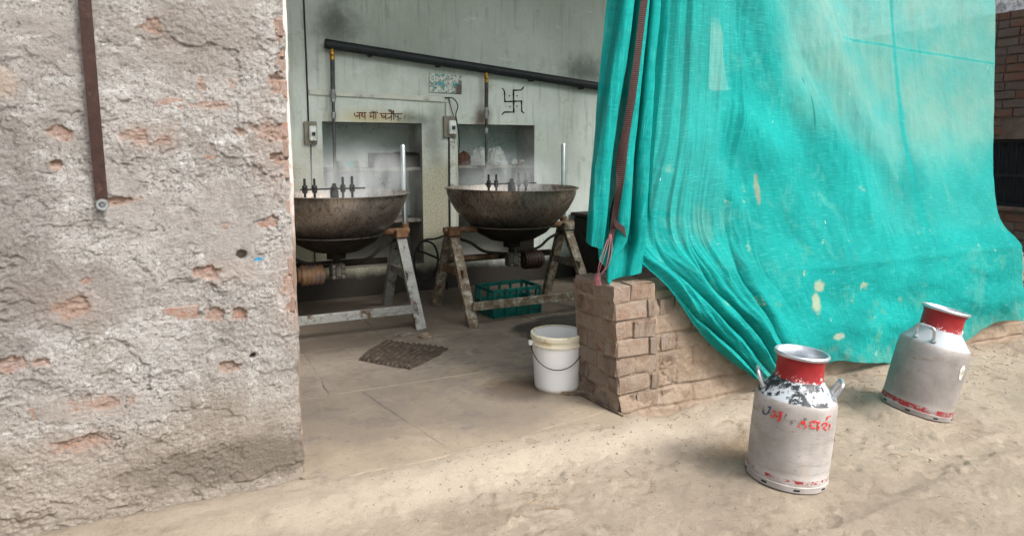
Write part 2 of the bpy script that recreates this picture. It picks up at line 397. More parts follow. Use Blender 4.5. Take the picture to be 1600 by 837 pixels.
n.col(c); n.rough(n.rng(st, 0.35, 0.7, 0.26, 0.55)); n.bump(n.noise(30, v, 6, 0.7), 0.3, 0.004)
MT['pan'] = n.m
MT['soot'] = simple('sooty_metal', '#16130f', '#2e2820', 15, 0.75, 0.2, 0.5, dirt='#4a3a2a', dirt_amt=0.2)
n = NT('painted_frame', 0.7, 0.0, 0.3)
v = n.obj()
c = n.ramp(n.noise(6, v, 6, 0.7), [(0.3, '#6b6b66'), (0.6, '#8b8d8a')])
c = n.mix(n.rng(n.noise(22, v, 8, 0.75), 0.5, 0.66, 0, .8), c, lin('#54483b'))
c = n.mix(n.rng(n.noise(5, v, 7, 0.7), 0.53, 0.62), c, lin('#4a3626'))
n.col(c); n.bump(n.noise(60, v, 5, 0.7), 0.4, 0.004)
MT['frame'] = n.m
n = NT('rusty_frame', 0.8, 0.0, 0.25)
v = n.obj()
c = n.ramp(n.noise(8, v, 6, 0.7), [(0.3, '#4b3626'), (0.5, '#6d4e36'), (0.7, '#7d6a58')])
c = n.mix(n.rng(n.noise(30, v, 8, 0.75), 0.56, 0.66), c, lin('#8c8a80'))
n.col(c); n.bump(n.noise(60, v, 5, 0.7), 0.5, 0.005)
MT['rust'] = n.m
n = NT('worn_frame', 0.75, 0.0, 0.3)
v = n.obj()
c = n.ramp(n.noise(16, v, 8, 0.75), [(0.36, '#4a3d2f'), (0.5, '#6d5f4e'), (0.62, '#96948a')])
c = n.mix(n.rng(n.noise(5, v, 6), 0.56, 0.68), c, lin('#5a3e28'))
n.col(c); n.bump(n.noise(60, v, 5, 0.7), 0.5, 0.005)
MT['frame_worn'] = n.m
MT['steel'] = simple('steel_tube', '#a9b0b0', '#c4caca', 10, 0.3, 0.9, 0.1)
MT['iron'] = simple('dark_iron', '#1c1b1b', '#2e2c2b', 20, 0.6, 0.3, 0.3)
MT['castgear'] = simple('cast_metal', '#55504a', '#8c867c', 30, 0.5, 0.6, 0.5, dirt='#1f1a15', dirt_amt=0.6, dscale=30)
MT['motor'] = simple('motor_paint', '#5b4636', '#8b6a4d', 8, 0.6, 0.1, 0.3, dirt='#3f5068', dirt_amt=0.4, dscale=9)
MT['motor_dark'] = simple('dark_motor_paint', '#2b1d18', '#3d2a22', 8, 0.6, 0.1, 0.3)
MT['blackpipe'] = simple('black_pipe', '#17191c', '#26292d', 14, 0.55, 0.1, 0.3)
MT['droppipe'] = simple('grey_pipe', '#3b3d3e', '#5a5c5b', 14, 0.5, 0.5, 0.2, dirt='#3d2c20', dirt_amt=0.4)
MT['brass'] = simple('brass', '#8a6a2c', '#b28b42', 20, 0.4, 0.9, 0.2)
MT['valve'] = simple('valve_metal', '#7b7d7c', '#a3a5a3', 20, 0.4, 0.8, 0.2)
n = NT('milk', 0.25, 0, 0.5); n.col((0.85, 0.86, 0.84)); MT['milk'] = n.m
MT['wood'] = simple('switch_board', '#6b675d', '#8e8a7e', 14, 0.7, bump=0.2, dirt='#4d4438', dirt_amt=0.4)
MT['whiteplastic'] = simple('white_plastic', '#c9cdcb', '#dfe2df', 14, 0.5, bump=0.05, dirt='#8d8674', dirt_amt=0.3)
MT['batten'] = simple('batten', '#b5b9af', '#c7cabf', 9, 0.7, bump=0.1, dirt='#77756a', dirt_amt=0.4)
MT['cable'] = simple('cable', '#191919', '#2a2928', 9, 0.6, bump=0)
n = NT('speckled_plate', 0.5, 0, 0.4)
v = n.pos
c = n.ramp(n.noise(38, v, 5, 0.7), [(0.42, '#5d6a64'), (0.5, '#b5bcb2'), (0.7, '#d0d3c8')])
c = n.mix(n.rng(n.noise(13, v, 4, 0.6), 0.58, 0.64), c, lin('#3b8f9a'))
c = n.mix(n.blob((0.54, 3.8, 2.12), (0.06, 1, 0.1)), c, lin('#54483e'))
n.col(c); MT['plaque'] = n.m
n = NT('paint_black', 0.8); n.col((0.012, 0.012, 0.013)); MT['paint_black'] = n.m
n = NT('paint_maroon', 0.8); n.col(n.mix(n.rng(n.sep()[0], -0.28, -0.12), lin('#5e2a1e'), lin('#2f2522'))); MT['paint_maroon'] = n.m
n = NT('paint_smudge', 0.85); n.col(n.ramp(n.noise(40), [(0.35, '#4c4f45'), (0.65, '#7c8075')])); MT['paint_smudge'] = n.m
n = NT('paint_red', 0.6); n.col(n.mix(n.rng(n.noise(90, None, 5), 0.56, 0.66), lin('#c22a26'), lin('#b9a9a2'))); MT['paint_red'] = n.m
n = NT('paint_blue', 0.6); n.col(n.mix(n.rng(n.noise(90, None, 5), 0.6, 0.68), lin('#20385f'), lin('#a9a5a2'))); MT['paint_blue'] = n.m
n = NT('paint_dark', 0.7); n.col(n.mix(n.rng(n.noise(90, None, 5), 0.5, 0.62), lin('#3a3636'), lin('#b0aaa5'))); MT['paint_dark'] = n.m
# milk cans
def canmat(name, kind):
    n = NT(name, 0.55, 0.0, 0.4)
    v = n.obj()
    x, y, z = n.sep(v)
    c = n.ramp(n.noise(5, v, 6, 0.6), [(0.3, '#7f7a75'), (0.5, '#948f8b'), (0.7, '#a5a29f')] if kind == 'a' else [(0.3, '#6f6a66'), (0.5, '#837e7a'), (0.7, '#95918e')])
    sm = n.noise(7, n.mapv(v, (1, 1, 3.5)), 8, 0.72)
    c = n.mix(n.rng(sm, 0.5, 0.66, 0, 0.65), c, lin('#7d746b'))
    c = n.mix(n.rng(n.noise(60, n.mapv(v, (1, 1, 6)), 4, .75), .6, .68, 0, .6), c, lin('#5f5852'))
    c = n.mix(n.rng(n.noise(30, n.mapv(v, (1, 1, 3)), 6, 0.7), 0.63, 0.68, 0, 0.8), c, lin('#4e4742'))
    c = n.mix(n.rng(n.noise(11, n.mapv(v, (3, 3, 0.5)), 6, 0.7), 0.6, 0.7, 0, 0.35), c, lin('#a5886a'))
    sh = n.rng(n.math('ADD', z, n.math('MULTIPLY', n.noise(20, v), 0.012)), 0.392, 0.398)
    if kind == 'a':
        blk = n.rng(n.math('ADD', n.noise(9, v, 8, 0.72), n.rng(z, 0.40, 0.47, -0.02, 0.03)), 0.48, 0.53)
        s = n.mix(blk, lin('#a3abb0'), lin('#1a2024'))
    else:
        s = n.mix(n.rng(n.noise(9, v, 7, 0.7), 0.56, 0.68, 0, 0.4), lin('#8f979b'), lin('#9aa0a2'))
    c = n.mix(sh, c, s)
    wv = n.rng(n.math('ADD', n.noise(24, v, 7, 0.75), n.rng(z, 0.56, 0.47, -0.1, 0.03)), 0.57, 0.62)
    red = n.mix(n.math('MULTIPLY', wv, 0.85), n.mix(n.rng(n.noise(7, v), 0.4, 0.7), lin('#8a161b'), lin('#6d1115')), lin('#c5c2c0'))
    c = n.mix(n.rng(n.math('ADD', z, n.math('MULTIPLY', n.noise(30, v), 0.012)), 0.474, 0.478), c, red)
    rb = n.math('MULTIPLY', n.rng(z, *((0.042, 0.044) if kind == 'a' else (0.028, 0.031))), n.rng(z, 0.060, 0.057))
    c = n.mix(n.math('MULTIPLY', rb, n.rng(n.noise(26, v, 6, 0.75), 0.56 if kind == 'b' else 0.5, 0.48 if kind == 'b' else 0.44)), c, lin('#7d2024'))
    n.col(c); n.rough(n.rng(sm, 0.3, 0.7, 0.38, 0.62)); n.bump(n.noise(14, v, 5, 0.6), 0.12, 0.006); n.bump(n.noise(120, v, 4), 0.12, 0.002)
    return n.m
MT['can_a'] = canmat('can_paint_worn', 'a'); MT['can_b'] = canmat('can_paint_pale', 'b')
MT['aluminium'] = simple('aluminium', '#a9afb5', '#c6cbd0', 9, 0.38, 0.8, 0.15, dirt='#6d6a66', dirt_amt=0.25)
n = NT('bucket_plastic', 0.4, 0, 0.45)
v = n.obj(); z = n.sep(v)[2]
c = n.mix(n.rng(n.noise(5, v, 6, 0.7), 0.5, 0.75, 0, 0.4), lin('#d8d8d6'), lin('#c3beb4'))
c = n.mix(n.rng(n.math('ADD', z, n.math('MULTIPLY', n.noise(9, v), 0.06)), 0.06, 0.02, 0, 0.7), c, lin('#a48a63'))
n.col(c); n.b.inputs['Subsurface Weight'].default_value = 0.0
MT['bucket'] = n.m
n = NT('bucket_rim', 0.45, 0, 0.4)
v = n.obj()
n.col(n.mix(n.rng(n.noise(12, v, 6, 0.7), 0.5, 0.66, 0, 0.8), lin('#cfc9b4'), lin('#b09a68')))
MT['bucket_rim'] = n.m
n = NT('mat_coir', 0.95, spec=0.05)
c = n.ramp(n.noise(20, None, 7, 0.7), [(0.35, '#2f2925'), (0.6, '#4d443c'), (0.75, '#6b6055')])
n.col(c); n.bump(n.noise(120), 0.2, 0.003); MT['mat'] = n.m
MT['crate'] = simple('crate_plastic', '#024a42', '#055c52', 14, 0.5, bump=0.15, dirt='#16302b', dirt_amt=0.75, dscale=12)
MT['sack'] = simple('white_sack', '#9a9e9b', '#b5b9b6', 8, 0.6, bump=0.3, dirt='#6d6f6c', dirt_amt=0.4)
MT['darkbox'] = simple('dark_box', '#24211f', '#38332f', 8, 0.8, bump=0.3)
MT['tin'] = simple('grey_tin', '#7a8079', '#9aa19a', 8, 0.6, bump=0.2, dirt='#4a4a44', dirt_amt=0.4)
MT['tealtin'] = simple('teal_label', '#3f8f88', '#56a59d', 8, 0.6, bump=0)
MT['brownthing'] = simple('brown_cloth', '#3d2a22', '#5d4032', 14, 0.9, bump=0.4)
MT['shelfstone'] = simple('shelf_stone', '#6b6861', '#8a867c', 9, 0.8, bump=0.3, dirt='#2c2925', dirt_amt=0.6)
MT['stove'] = simple('sooty_brick', '#1b1816', '#2d2824', 12, 0.9, bump=0.5)
MT['roof'] = simple('roof_sheet', '#7d8284', '#969b9c', 4, 0.55, 0.4, 0.1, dirt='#6b5a4a', dirt_amt=0.4)
MT['roofwood'] = simple('roof_timber', '#5a4636', '#7a6350', 8, 0.9, bump=0.3)
MT['blackgrille'] = simple('black_grille', '#0b0e12', '#141a20', 8, 0.5, 0.1, 0.1)
MT['grilleback'] = simple('grille_shutter', '#12171d', '#181f27', 6, 0.6, 0.1, 0.1)
MT['groove'] = simple('dark_strip', '#3d342c', '#574a3f', 9, 0.9, bump=0.3, dirt='#8d7a62', dirt_amt=0.7)
MT['nut'] = simple('nut_steel', '#7d8284', '#a5aaac', 20, 0.4, 0.8, 0.1)

# ------------------------------------------------------------------ mesh helpers
def tag(o, label=None, cat=None, group=None, kind=None):
    if label: o['label'] = label
    if cat: o['category'] = cat
    if group: o['group'] = group
    if kind: o['kind'] = kind
    return o
def empty(name, loc=(0, 0, 0), rot=(0, 0, 0)):
    o = bpy.data.objects.new(name, None); COL.objects.link(o)
    o.location = loc; o.rotation_euler = rot; o.empty_display_size = 0.1
    return o
def link(name, me, mat=None, parent=None):
    o = bpy.data.objects.new(name, me); COL.objects.link(o)
    if mat and not me.materials: me.materials.append(mat)
    if parent: o.parent = parent
    return o
class MB:
    def __init__(s): s.v = []; s.f = []
    def add(s, vs, fs):
        k = len(s.v); s.v += [tuple(p) for p in vs]; s.f += [tuple(i + k for i in f) for f in fs]; return s
    def box(s, c, size, rot=None, bev=0.0):
        x, y, z = (k / 2 for k in size)
        M3 = rot if rot is not None else Matrix.Identity(3)
        c = Vector(c)
        if bev <= 0:
            P = [Vector((sx * x, sy * y, sz * z)) for sx in (-1, 1) for sy in (-1, 1) for sz in (-1, 1)]
            F = [(0, 1, 3, 2), (4, 6, 7, 5), (0, 4, 5, 1), (2, 3, 7, 6), (0, 2, 6, 4), (1, 5, 7, 3)]
            return s.add([c + M3 @ p for p in P], F)
        bm = bmesh.new(); bmesh.ops.create_cube(bm, size=1)
        for p in bm.verts: p.co = Vector((p.co.x * 2 * x, p.co.y * 2 * y, p.co.z * 2 * z))
        bmesh.ops.bevel(bm, geom=bm.edges[:], offset=bev, segments=1, affect='EDGES')
        bm.verts.index_update()
        s.add([c + M3 @ p.co for p in bm.verts], [[q.index for q in f.verts] for f in bm.faces]); bm.free()
        return s
    def bar(s, a, b, w, h, bev=0.0, up=(0, 0, 1)):
        a = Vector(a); b = Vector(b); d = b - a; L = d.length; d.normalize()
        sd_ = d.cross(Vector(up)).normalized(); u = sd_.cross(d).normalized()
        M3 = Matrix((sd_, d, u)).transposed()
        return s.box((a + b) / 2, (w, L, h), M3, bev)
    def tube(s, pts, r, seg=12, cap=True):
        pts = [Vector(p) for p in pts]; rs = r if isinstance(r, (list, tuple)) else [r] * len(pts)
        n0 = None; rings = []
        for i, p in enumerate(pts):
            d = (pts[min(i + 1, len(pts) - 1)] - pts[max(i - 1, 0)]).normalized()
            if n0 is None:
                n0 = d.cross(Vector((0, 0, 1)) if abs(d.z) < 0.9 else Vector((1, 0, 0))).normalized()
            else:
                n0 = (n0 - d * n0.dot(d)).normalized()
            b = d.cross(n0)
            rings.append([p + (n0 * math.cos(2 * math.pi * k / seg) + b * math.sin(2 * math.pi * k / seg)) * rs[i] for k in range(seg)])
        V = [q for g in rings for q in g]; F = []
        for i in range(len(pts) - 1):
            for k in range(seg):
                F.append((i * seg + k, i * seg + (k + 1) % seg, (i + 1) * seg + (k + 1) % seg, (i + 1) * seg + k))
        if cap:
            F.append(tuple(range(seg))[::-1]); F.append(tuple((len(pts) - 1) * seg + k for k in range(seg)))
        return s.add(V, F)
    def lathe(s, prof, seg=48, c=(0, 0, 0)):
        c = Vector(c); V = []; F = []
        for r, z in prof:
            for k in range(seg):
                a = 2 * math.pi * k / seg
                V.append(c + Vector((r * math.cos(a), r * math.sin(a), z)))
        for i in range(len(prof) - 1):
            for k in range(seg):
                F.append((i * seg + k, i * seg + (k + 1) % seg, (i + 1) * seg + (k + 1) % seg, (i + 1) * seg + k))
        return s.add(V, F)
    def mesh(s, name, smooth=False, angle=None):
        me = bpy.data.meshes.new(name); me.from_pydata(s.v, [], s.f); me.update()
        if smooth:
            me.shade_smooth()
            if angle: me.set_sharp_from_angle(angle=R(angle))
        return me
    def build(s, name, mat, parent=None, smooth=False, angle=35):
        return link(name, s.mesh(name, smooth, angle), MT[mat] if isinstance(mat, str) else mat, parent)
def grid_mesh(name, P, smooth=True, attrs=None, uv=None, flip=False):
    """P: (nu, nv, 3) array -> one sheet"""
    nu, nv = P.shape[:2]
    idx = np.arange(nu * nv).reshape(nu, nv)
    q = np.stack([idx[:-1, :-1], idx[1:, :-1], idx[1:, 1:], idx[:-1, 1:]], -1).reshape(-1, 4)
    if flip: q = q[:, ::-1]
    me = bpy.data.meshes.new(name)
    me.vertices.add(nu * nv); me.vertices.foreach_set('co', P.reshape(-1).astype(np.float32))
    me.loops.add(q.size); me.loops.foreach_set('vertex_index', q.reshape(-1).astype(np.int32))
    me.polygons.add(len(q)); me.polygons.foreach_set('loop_start', np.arange(0, q.size, 4).astype(np.int32))
    me.update(calc_edges=True); me.validate()
    if smooth: me.shade_smooth()
    for k, a in (attrs or {}).items():
        at = me.attributes.new(k, 'FLOAT', 'POINT'); at.data.foreach_set('value', np.asarray(a, np.float32).reshape(-1))
    if uv is not None:
        l = me.uv_layers.new(name='UVMap'); l.data.foreach_set('uv', uv.reshape(-1, 2)[q.reshape(-1)].astype(np.float32).reshape(-1))
    return me
def strokes(lines, wmap, width):
    """painted strokes: polylines as ribbons with round joints; wmap(x, y) -> 3D point"""
    mb = MB()
    for ln in lines:
        wd = width
        if isinstance(ln[-1], (int, float)): wd = width * ln[-1]; ln = ln[:-1]
        pts = []
        for i in range(len(ln) - 1):
            a = np.array(ln[i], float); b = np.array(ln[i + 1], float); m = max(1, int(np.linalg.norm(b - a) / 14))
            for k in range(m): pts.append(a + (b - a) * k / m)
        pts.append(np.array(ln[-1], float))
        prev = None
        for i, p in enumerate(pts):
            d = pts[min(i + 1, len(pts) - 1)] - pts[max(i - 1, 0)]
            L = np.linalg.norm(d); d = d / L if L > 0 else np.array([1.0, 0])
            nn = np.array([-d[1], d[0]]); ww = wd / 2 * (1 + 0.22 * math.sin(i * 1.7 + p[0] * 0.05))
            cur = (wmap(*(p + nn * ww)), wmap(*(p - nn * ww)))
            if prev: mb.add([prev[0], prev[1], cur[1], cur[0]], [(0, 1, 2, 3)])
            prev = cur
        for p in (pts[0], pts[-1]):
            ring = [wmap(*(p + wd / 2 * 0.9 * np.array([math.cos(a * math.pi / 4), math.sin(a * math.pi / 4)]))) for a in range(8)]
            mb.add([q + Vector((0, 0, 0)) for q in ring], [tuple(range(8))])
    return mb

# brick pieces (shared meshes, unit brick scaled on the object)
def brick_variants(mat, count=8, seed=1):
    rnd = random.Random(seed); out = []
    for i in range(count):
        bm = bmesh.new(); bmesh.ops.create_cube(bm, size=1)
        for p in bm.verts: p.co = Vector((p.co.x * 0.23, p.co.y * 0.11, p.co.z * 0.09))
        bmesh.ops.bevel(bm, geom=bm.edges[:], offset=0.008, segments=1, affect='EDGES')
        for p in bm.verts: p.co += Vector((rnd.gauss(0, .0042), rnd.gauss(0, .0035), rnd.gauss(0, .0038)))
        me = bpy.data.meshes.new('brick'); bm.to_mesh(me); bm.free(); me.materials.append(mat); out.append(me)
    return out
def put_brick(vars_, parent, c, size, rz=0.0, tilt=0.0):
    o = bpy.data.objects.new('brick', random.choice(vars_)); COL.objects.link(o); o.parent = parent
    o.location = c; o.scale = (size[0] / 0.23, size[1] / 0.11, size[2] / 0.09)
    o.rotation_euler = (random.gauss(0, 0.008), tilt + random.gauss(0, 0.007), rz + random.gauss(0, 0.010))
    return o

# ================================================================== SETTING
# ------------------------------------------------------------------ ground
CAN1 = Vector((0.298, -0.930, -0.025)); CAN2 = Vector((1.600, -0.698, -0.002)); T1, T2 = R(4.6), R(13)
def gheight(x, y):
    z = -0.045 + 0.025 * fbm(x * 0.8, y * 0.8, 3, 3) + 0.008 * fbm(x * 3.4, y * 4.2, 4, 9) + 0.005 * fbm(x * 30, y * 30, 3, 21, 0.75)
    r = fbm(x * 13, y * 13, 4, 31, .65); z = z + 0.011 * sstep(0.22, 0.5, r) * sstep(.35, .7, vnoise(x * 1.7, y * 2.2, 33))
    tr_ = np.sin((y + .12 * fbm(x * .7, y * .7, 2, 35)) * 9.0); z = z - 0.010 * sstep(.75, 1.0, tr_) * sstep(-.5, -.9, y)
    pr = fbm(x * 6 + 3, y * 9, 3, 41); z = z - 0.007 * sstep(0.35, 0.55, pr)
    near = sstep(-0.75, -0.05, y) * sstep(0.1, 0.6, x) * sstep(6, 4.2, x)
    z = z + near * 0.05 * (0.6 + 0.4 * fbm(x * 2.5, y * 3, 3, 51))
    # sandy ramp up to the doorway
    dw = sstep(-0.40, -0.17, y + .07 * fbm(x * 3, y * 3, 3, 63)) * sstep(0.3, 0.0, x)
    z = z * (1 - dw) + dw * (-0.001 + 0.012 * fbm(x * 5, y * 6, 4, 61, .65))
    for P, t, rad in ((CAN1, T1, 0.34), (CAN2, T2, 0.36)):
        dx = x - P.x; dy = y - P.y; d = np.hypot(dx, dy); wgt = sstep(rad, 0.17, d)
        s = dx * CR.x + dy * CR.y
        z = z * (1 - wgt) + wgt * (P.z - 0.004 - s * math.tan(t) + 0.003 * fbm(x * 22, y * 22, 2, 22))
    z = z - 0.12 * sstep(-0.06, 0.25, y) * sstep(-4.0, -3.6, x) * sstep(4.4, 3.98, x)      # drops away under the shed's floor
    return z
def span(cuts):
    out = []
    for a, b, st in cuts: out += list(np.arange(a, b - 1e-6, st))
    out.append(cuts[-1][1]); return np.array(out)
gx = span([(-90, -20, 14), (-20, -5, 3), (-5, -3.4, 0.1), (-3.4, 4.6, 0.0135), (4.6, 7, 0.1), (7, 20, 2.6), (20, 90, 14)])
gy = span([(-90, -20, 14), (-20, -5, 3), (-5, -2.9, 0.1), (-2.9, 0.1, 0.0135), (0.1, 6, 0.14), (6, 20, 2.8), (20, 90, 14)])
GX, GY = np.meshgrid(gx, gy, indexing='ij')
P = np.stack([GX, GY, gheight(GX, GY)], -1)
g = link('ground', grid_mesh('ground', P), MT['dirt']); tag(g, kind='structure')
def gz(x, y): return float(gheight(np.array([x]), np.array([y]))[0])

# loose pebbles and crumbs, too many to count
mb = MB()
rnd = random.Random(5)
for i in range(3000):
    if rnd.random() < 0.55: x, y = rnd.uniform(-1.5, 4.5), -abs(rnd.gauss(0, 0.35)) - 0.05
    else: x, y = rnd.uniform(-1.6, 4.5), rnd.uniform(-2.3, -0.1)
    s = abs(rnd.gauss(0, 0.0028)) + 0.0015
    if rnd.random() < 0.02: s *= 2.2
    z = gz(x, y) if i < 1 else None
    mb_p = (x, y, s)
    mb.v.append(mb_p)
pts = np.array(mb.v); zz = gheight(pts[:, 0], pts[:, 1]); mb = MB()
for (x, y, s), z in zip(pts, zz):
    a = rnd.uniform(0, 6.28); ca, sa = math.cos(a), math.sin(a)
    V = []
    for px, py, pz in ((1, 0, 0), (0, 1, 0), (-1, 0, 0), (0, -1, 0), (0, 0, .8), (0, 0, -.8)):
        k = s * rnd.uniform(0.7, 1.3); V.append((x + k * (px * ca - py * sa * .7), y + k * (px * sa + py * ca * .7), z + s * 0.3 + k * pz * .8))
    mb.add(V, [(0, 1, 4), (1, 2, 4), (2, 3, 4), (3, 0, 4), (1, 0, 5), (2, 1, 5), (3, 2, 5), (0, 3, 5)])
o = mb.build('pebbles', 'pebble'); tag(o, 'small loose pebbles and crumbs strewn over the dirt', 'pebbles', kind='stuff')
mb = MB()
for i in range(90):
    x, y = rnd.uniform(-0.9, 4.0), -abs(rnd.gauss(0, 0.5)) - 0.06
    z = gz(x, y) + 0.004; a = rnd.uniform(0, 6.28); L = rnd.uniform(0.012, 0.05)
    mb.tube([(x - L * math.cos(a), y - L * math.sin(a), z), (x, y, z + rnd.uniform(0.001, .006)), (x + L * math.cos(a + .3), y + L * math.sin(a + .3), z)], 0.0016, 4)
o = mb.build('straw_litter', 'straw'); tag(o, 'bits of straw and twig scattered on the dirt', 'litter', kind='stuff')

# ------------------------------------------------------------------ floor of the shed
fl = MB()
xs = span([(-3.6, 4.0, 0.035)]); ys = span([(-0.14, 4.5, 0.035)])
FX, FY = np.meshgrid(xs, ys, indexing='ij')
FY = np.where((FX < -1.72) | (FX > -0.02), np.maximum(FY, 0.1), FY)
fo = link('floor', grid_mesh('floor', np.stack([FX, FY, -0.003 + 0.005 * fbm(FX * 5, FY * 5, 4, 5)], -1)), MT['slab']); tag(fo, kind='structure')
rows = [(-0.11, 1.02), (1.03, 2.02), (2.03, 3.05), (3.06, 4.4)]
cutsx = [[-3.4, -2.2, -1.12, 0.35, 1.6, 2.7, 3.9], [-3.4, -2.6, -1.45, -0.25, 1.0, 2.2, 3.9], [-3.4, -2.1, -0.8, 0.55, 1.75, 2.9, 3.9], [-3.4, -1.6, -0.2, 1.1, 2.4, 3.9]]
rnd = random.Random(11)
for (y0, y1), cx in zip(rows, cutsx):
    for a, b in zip(cx[:-1], cx[1:]):
        # slanted, chipped outline; the first joint leans as in the doorway
        n_ = 14
        def edge(p, q):
            return [(p[0] + (q[0] - p[0]) * k / n_ + rnd.gauss(0, .0035), p[1] + (q[1] - p[1]) * k / n_ + rnd.gauss(0, .0035)) for k in range(n_)]
        sl0 = -0.2 if y0 < 0 else 0.0
        skew = lambda x, y: x + sl0 * (y - 0.3)
        g_ = 0.006
        bb = y0 + (0.02 if y0 < 0 and a < -1.2 else 0) + (0.04 if y0 < 0 and a > -0.2 else 0)
        c4 = [(skew(a, bb) + g_, bb), (skew(b, bb) - g_, bb + rnd.uniform(-.01, .02)), (skew(b, y1) - g_, y1), (skew(a, y1) + g_, y1)]
        if y0 < 0 and b > 0.3: c4[1] = (min(c4[1][0], 0.2), c4[1][1] + 0.2); c4[2] = (min(c4[2][0], 3.9), y1)
        ol = edge(c4[0], c4[1]) + edge(c4[1], c4[2]) + edge(c4[2], c4[3]) + edge(c4[3], c4[0])
        ol = [(x, y + (.035 * float(fbm(np.array([x * 4.0]), np.array([.3]), 4, 77)[0]) if y < .0 else 0)) for x, y in ol]
        ol = [(x, max(y, .08) if (x < -1.74 or x > -.02) else y) for x, y in ol]
        cxm = sum(p[0] for p in ol) / len(ol); cym = sum(p[1] for p in ol) / len(ol)
        zt = rnd.uniform(-0.001, 0.003)
        mb = MB(); m_ = len(ol)
        V = [(x, y, -0.03) for x, y in ol] + [(x, y, zt - 0.004) for x, y in ol] + [(x + (cxm - x) * .012, y + (cym - y) * .012, zt) for x, y in ol] + [(cxm, cym, zt)]
        F = []
        for k in range(m_):
            j = (k + 1) % m_
            F += [(k, j, m_ + j, m_ + k), (m_ + k, m_ + j, 2 * m_ + j, 2 * m_ + k), (2 * m_ + k, 2 * m_ + j, 3 * m_)]
        mb.add(V, F); mb.build('slab', 'slab', fo)

# ------------------------------------------------------------------ rough plastered wall on the left
pw = empty('plastered_wall', (-2.6, 0, 0))
tag(pw, 'rough grey plastered wall with patches of bare brick, left of the doorway', 'wall')
patches = [(-2.265, 1.99, .04, .035), (-1.79, 2.014, .02, .05), (-1.785, 1.881, .02, .06), (-2.105, 1.77, .022, .055), (-2.065, 1.684, .06, .020), (-1.816, 1.785, .04, .05),
           (-1.958, 1.58, .03, .022), (-1.82, 1.572, .085, .045), (-2.347, 1.558, .055, .04), (-2.256, 1.545, .045, .035), (-2.604, 1.565, .05, .03),
           (-2.626, 1.444, .028, .024), (-1.81, 1.459, .04, .03), (-2.40, 1.303, .075, .02), (-1.86, 1.197, .03, .03),
           (-2.119, .99, .065, .03), (-2.001, .806, .04, .03), (-2.10, .81, .035, .035), (-2.608, .883, .065, .05), (-2.819, .684, .055, .035), (-2.728, .679, .035, .018),
           (-2.064, .569, .045, .025), (-2.536, .483, .09, .03), (-2.62, .335, .095, .035), (-1.785, .90, .03, .06), (-1.79, .80, .035, .045), (-2.56, .99, .028, .016)]
wx = span([(-3.7, -3.1, 0.05), (-3.1, -1.772, 0.0046), (-1.772, -1.762, 0.01)]); wz = span([(-0.12, 2.3, 0.0046), (2.3, 3.3, 0.1)])
WX, WZ = np.meshgrid(wx, wz, indexing='ij')
h = 0.011 * fbm(WX * 2.2, WZ * 3.0, 4, 71) + 0.0065 * fbm(WX * 9, WZ * 12, 4, 81, .6)
rid = 1 - np.abs(fbm(WX * 16, WZ * 20, 4, 91, .6)) * 2.2
h = h + 0.0016 * np.clip(rid, -0.5, 1) * (0.3 + 0.9 * vnoise(WX * 3, WZ * 3, 95)) + 0.0052 * fbm(WX * 70, WZ * 70, 2, 101, .8)
lump = fbm(WX * 34, WZ * 34, 3, 111, .6); h = h + 0.003 * sstep(0.12, 0.5, lump) * sstep(.35, .65, vnoise(WX * 4, WZ * 4, 113))
pit = fbm(WX * 26 + 5, WZ * 34, 3, 121, .6); h = h - 0.005 * sstep(0.46, 0.7, pit)
# torn plaster flakes: step edges following contours of a low noise
lay1 = fbm(WX * 2.3 + 2, WZ * 3.4, 6, 131, .58); lay2 = fbm(WX * 3.1 + 7, WZ * 4.6 + 3, 6, 135, .58)
h = h + 0.009 * (sstep(-0.02, 0.03, lay1) - .5) + 0.007 * (sstep(0.10, 0.14, lay2) - .3)
flat = sstep(0.22, 0.36, fbm(WX * 1.9 + 11, WZ * 2.6, 5, 137, .55))
h = h * (1 - .72 * flat) + .004 * flat
ck = np.abs(fbm(WX * 3.2 + 8, WZ * 6.5, 5, 141, .6)); h = h - 0.010 * sstep(0.010, 0.0, ck) * sstep(0.66, 0.8, vnoise(WX * 2.5, WZ * 2.5, 143))
smooth_a = sstep(0.55, 0.75, vnoise(WX * 1.6 + 4, WZ * 2.2, 151)); h = h * (1 - 0.35 * smooth_a)
thin = np.zeros_like(WX)
for px, pz, rx, rz in patches:
    d = np.hypot((WX - px) / (rx * .85), (WZ - pz) / (rz * .8)) + 1.1 * fbm(WX * 19, WZ * 27, 5, 161, .65) + 0.08
    m_ = sstep(1.15, 0.8, d)
    h = h * (1 - m_) + m_ * (-0.0095 + 0.013 * fbm(WX * 38, WZ * 60, 4, 163, .65)); thin = np.maximum(thin, sstep(1.35, 1.0, d))
for px, pz, rr in ((-1.984, 1.057, .019), (-1.958, .606, .0115)):
    d = np.hypot(WX - px, (WZ - pz) * 1.1) + 0.003 * fbm(WX * 80, WZ * 80, 2, 171)
    h = np.where(d < rr * 1.15, -0.10 * sstep(rr * 1.15, rr * 0.8, d) + h * 0, h); h = h - 0.004 * sstep(rr * 2.2, rr, d) * (d > rr)
d = np.hypot((WX + 2.46) / .05, (WZ - 1.30) / .022) + .5 * fbm(WX * 30, WZ * 30, 3, 181); h = h - 0.008 * sstep(1.1, .8, d)
blue = sstep(1.1, 0.75, np.hypot((WX + 1.918) / .016, (WZ - 1.032) / .007) + .6 * fbm(WX * 60, WZ * 60, 2, 191))
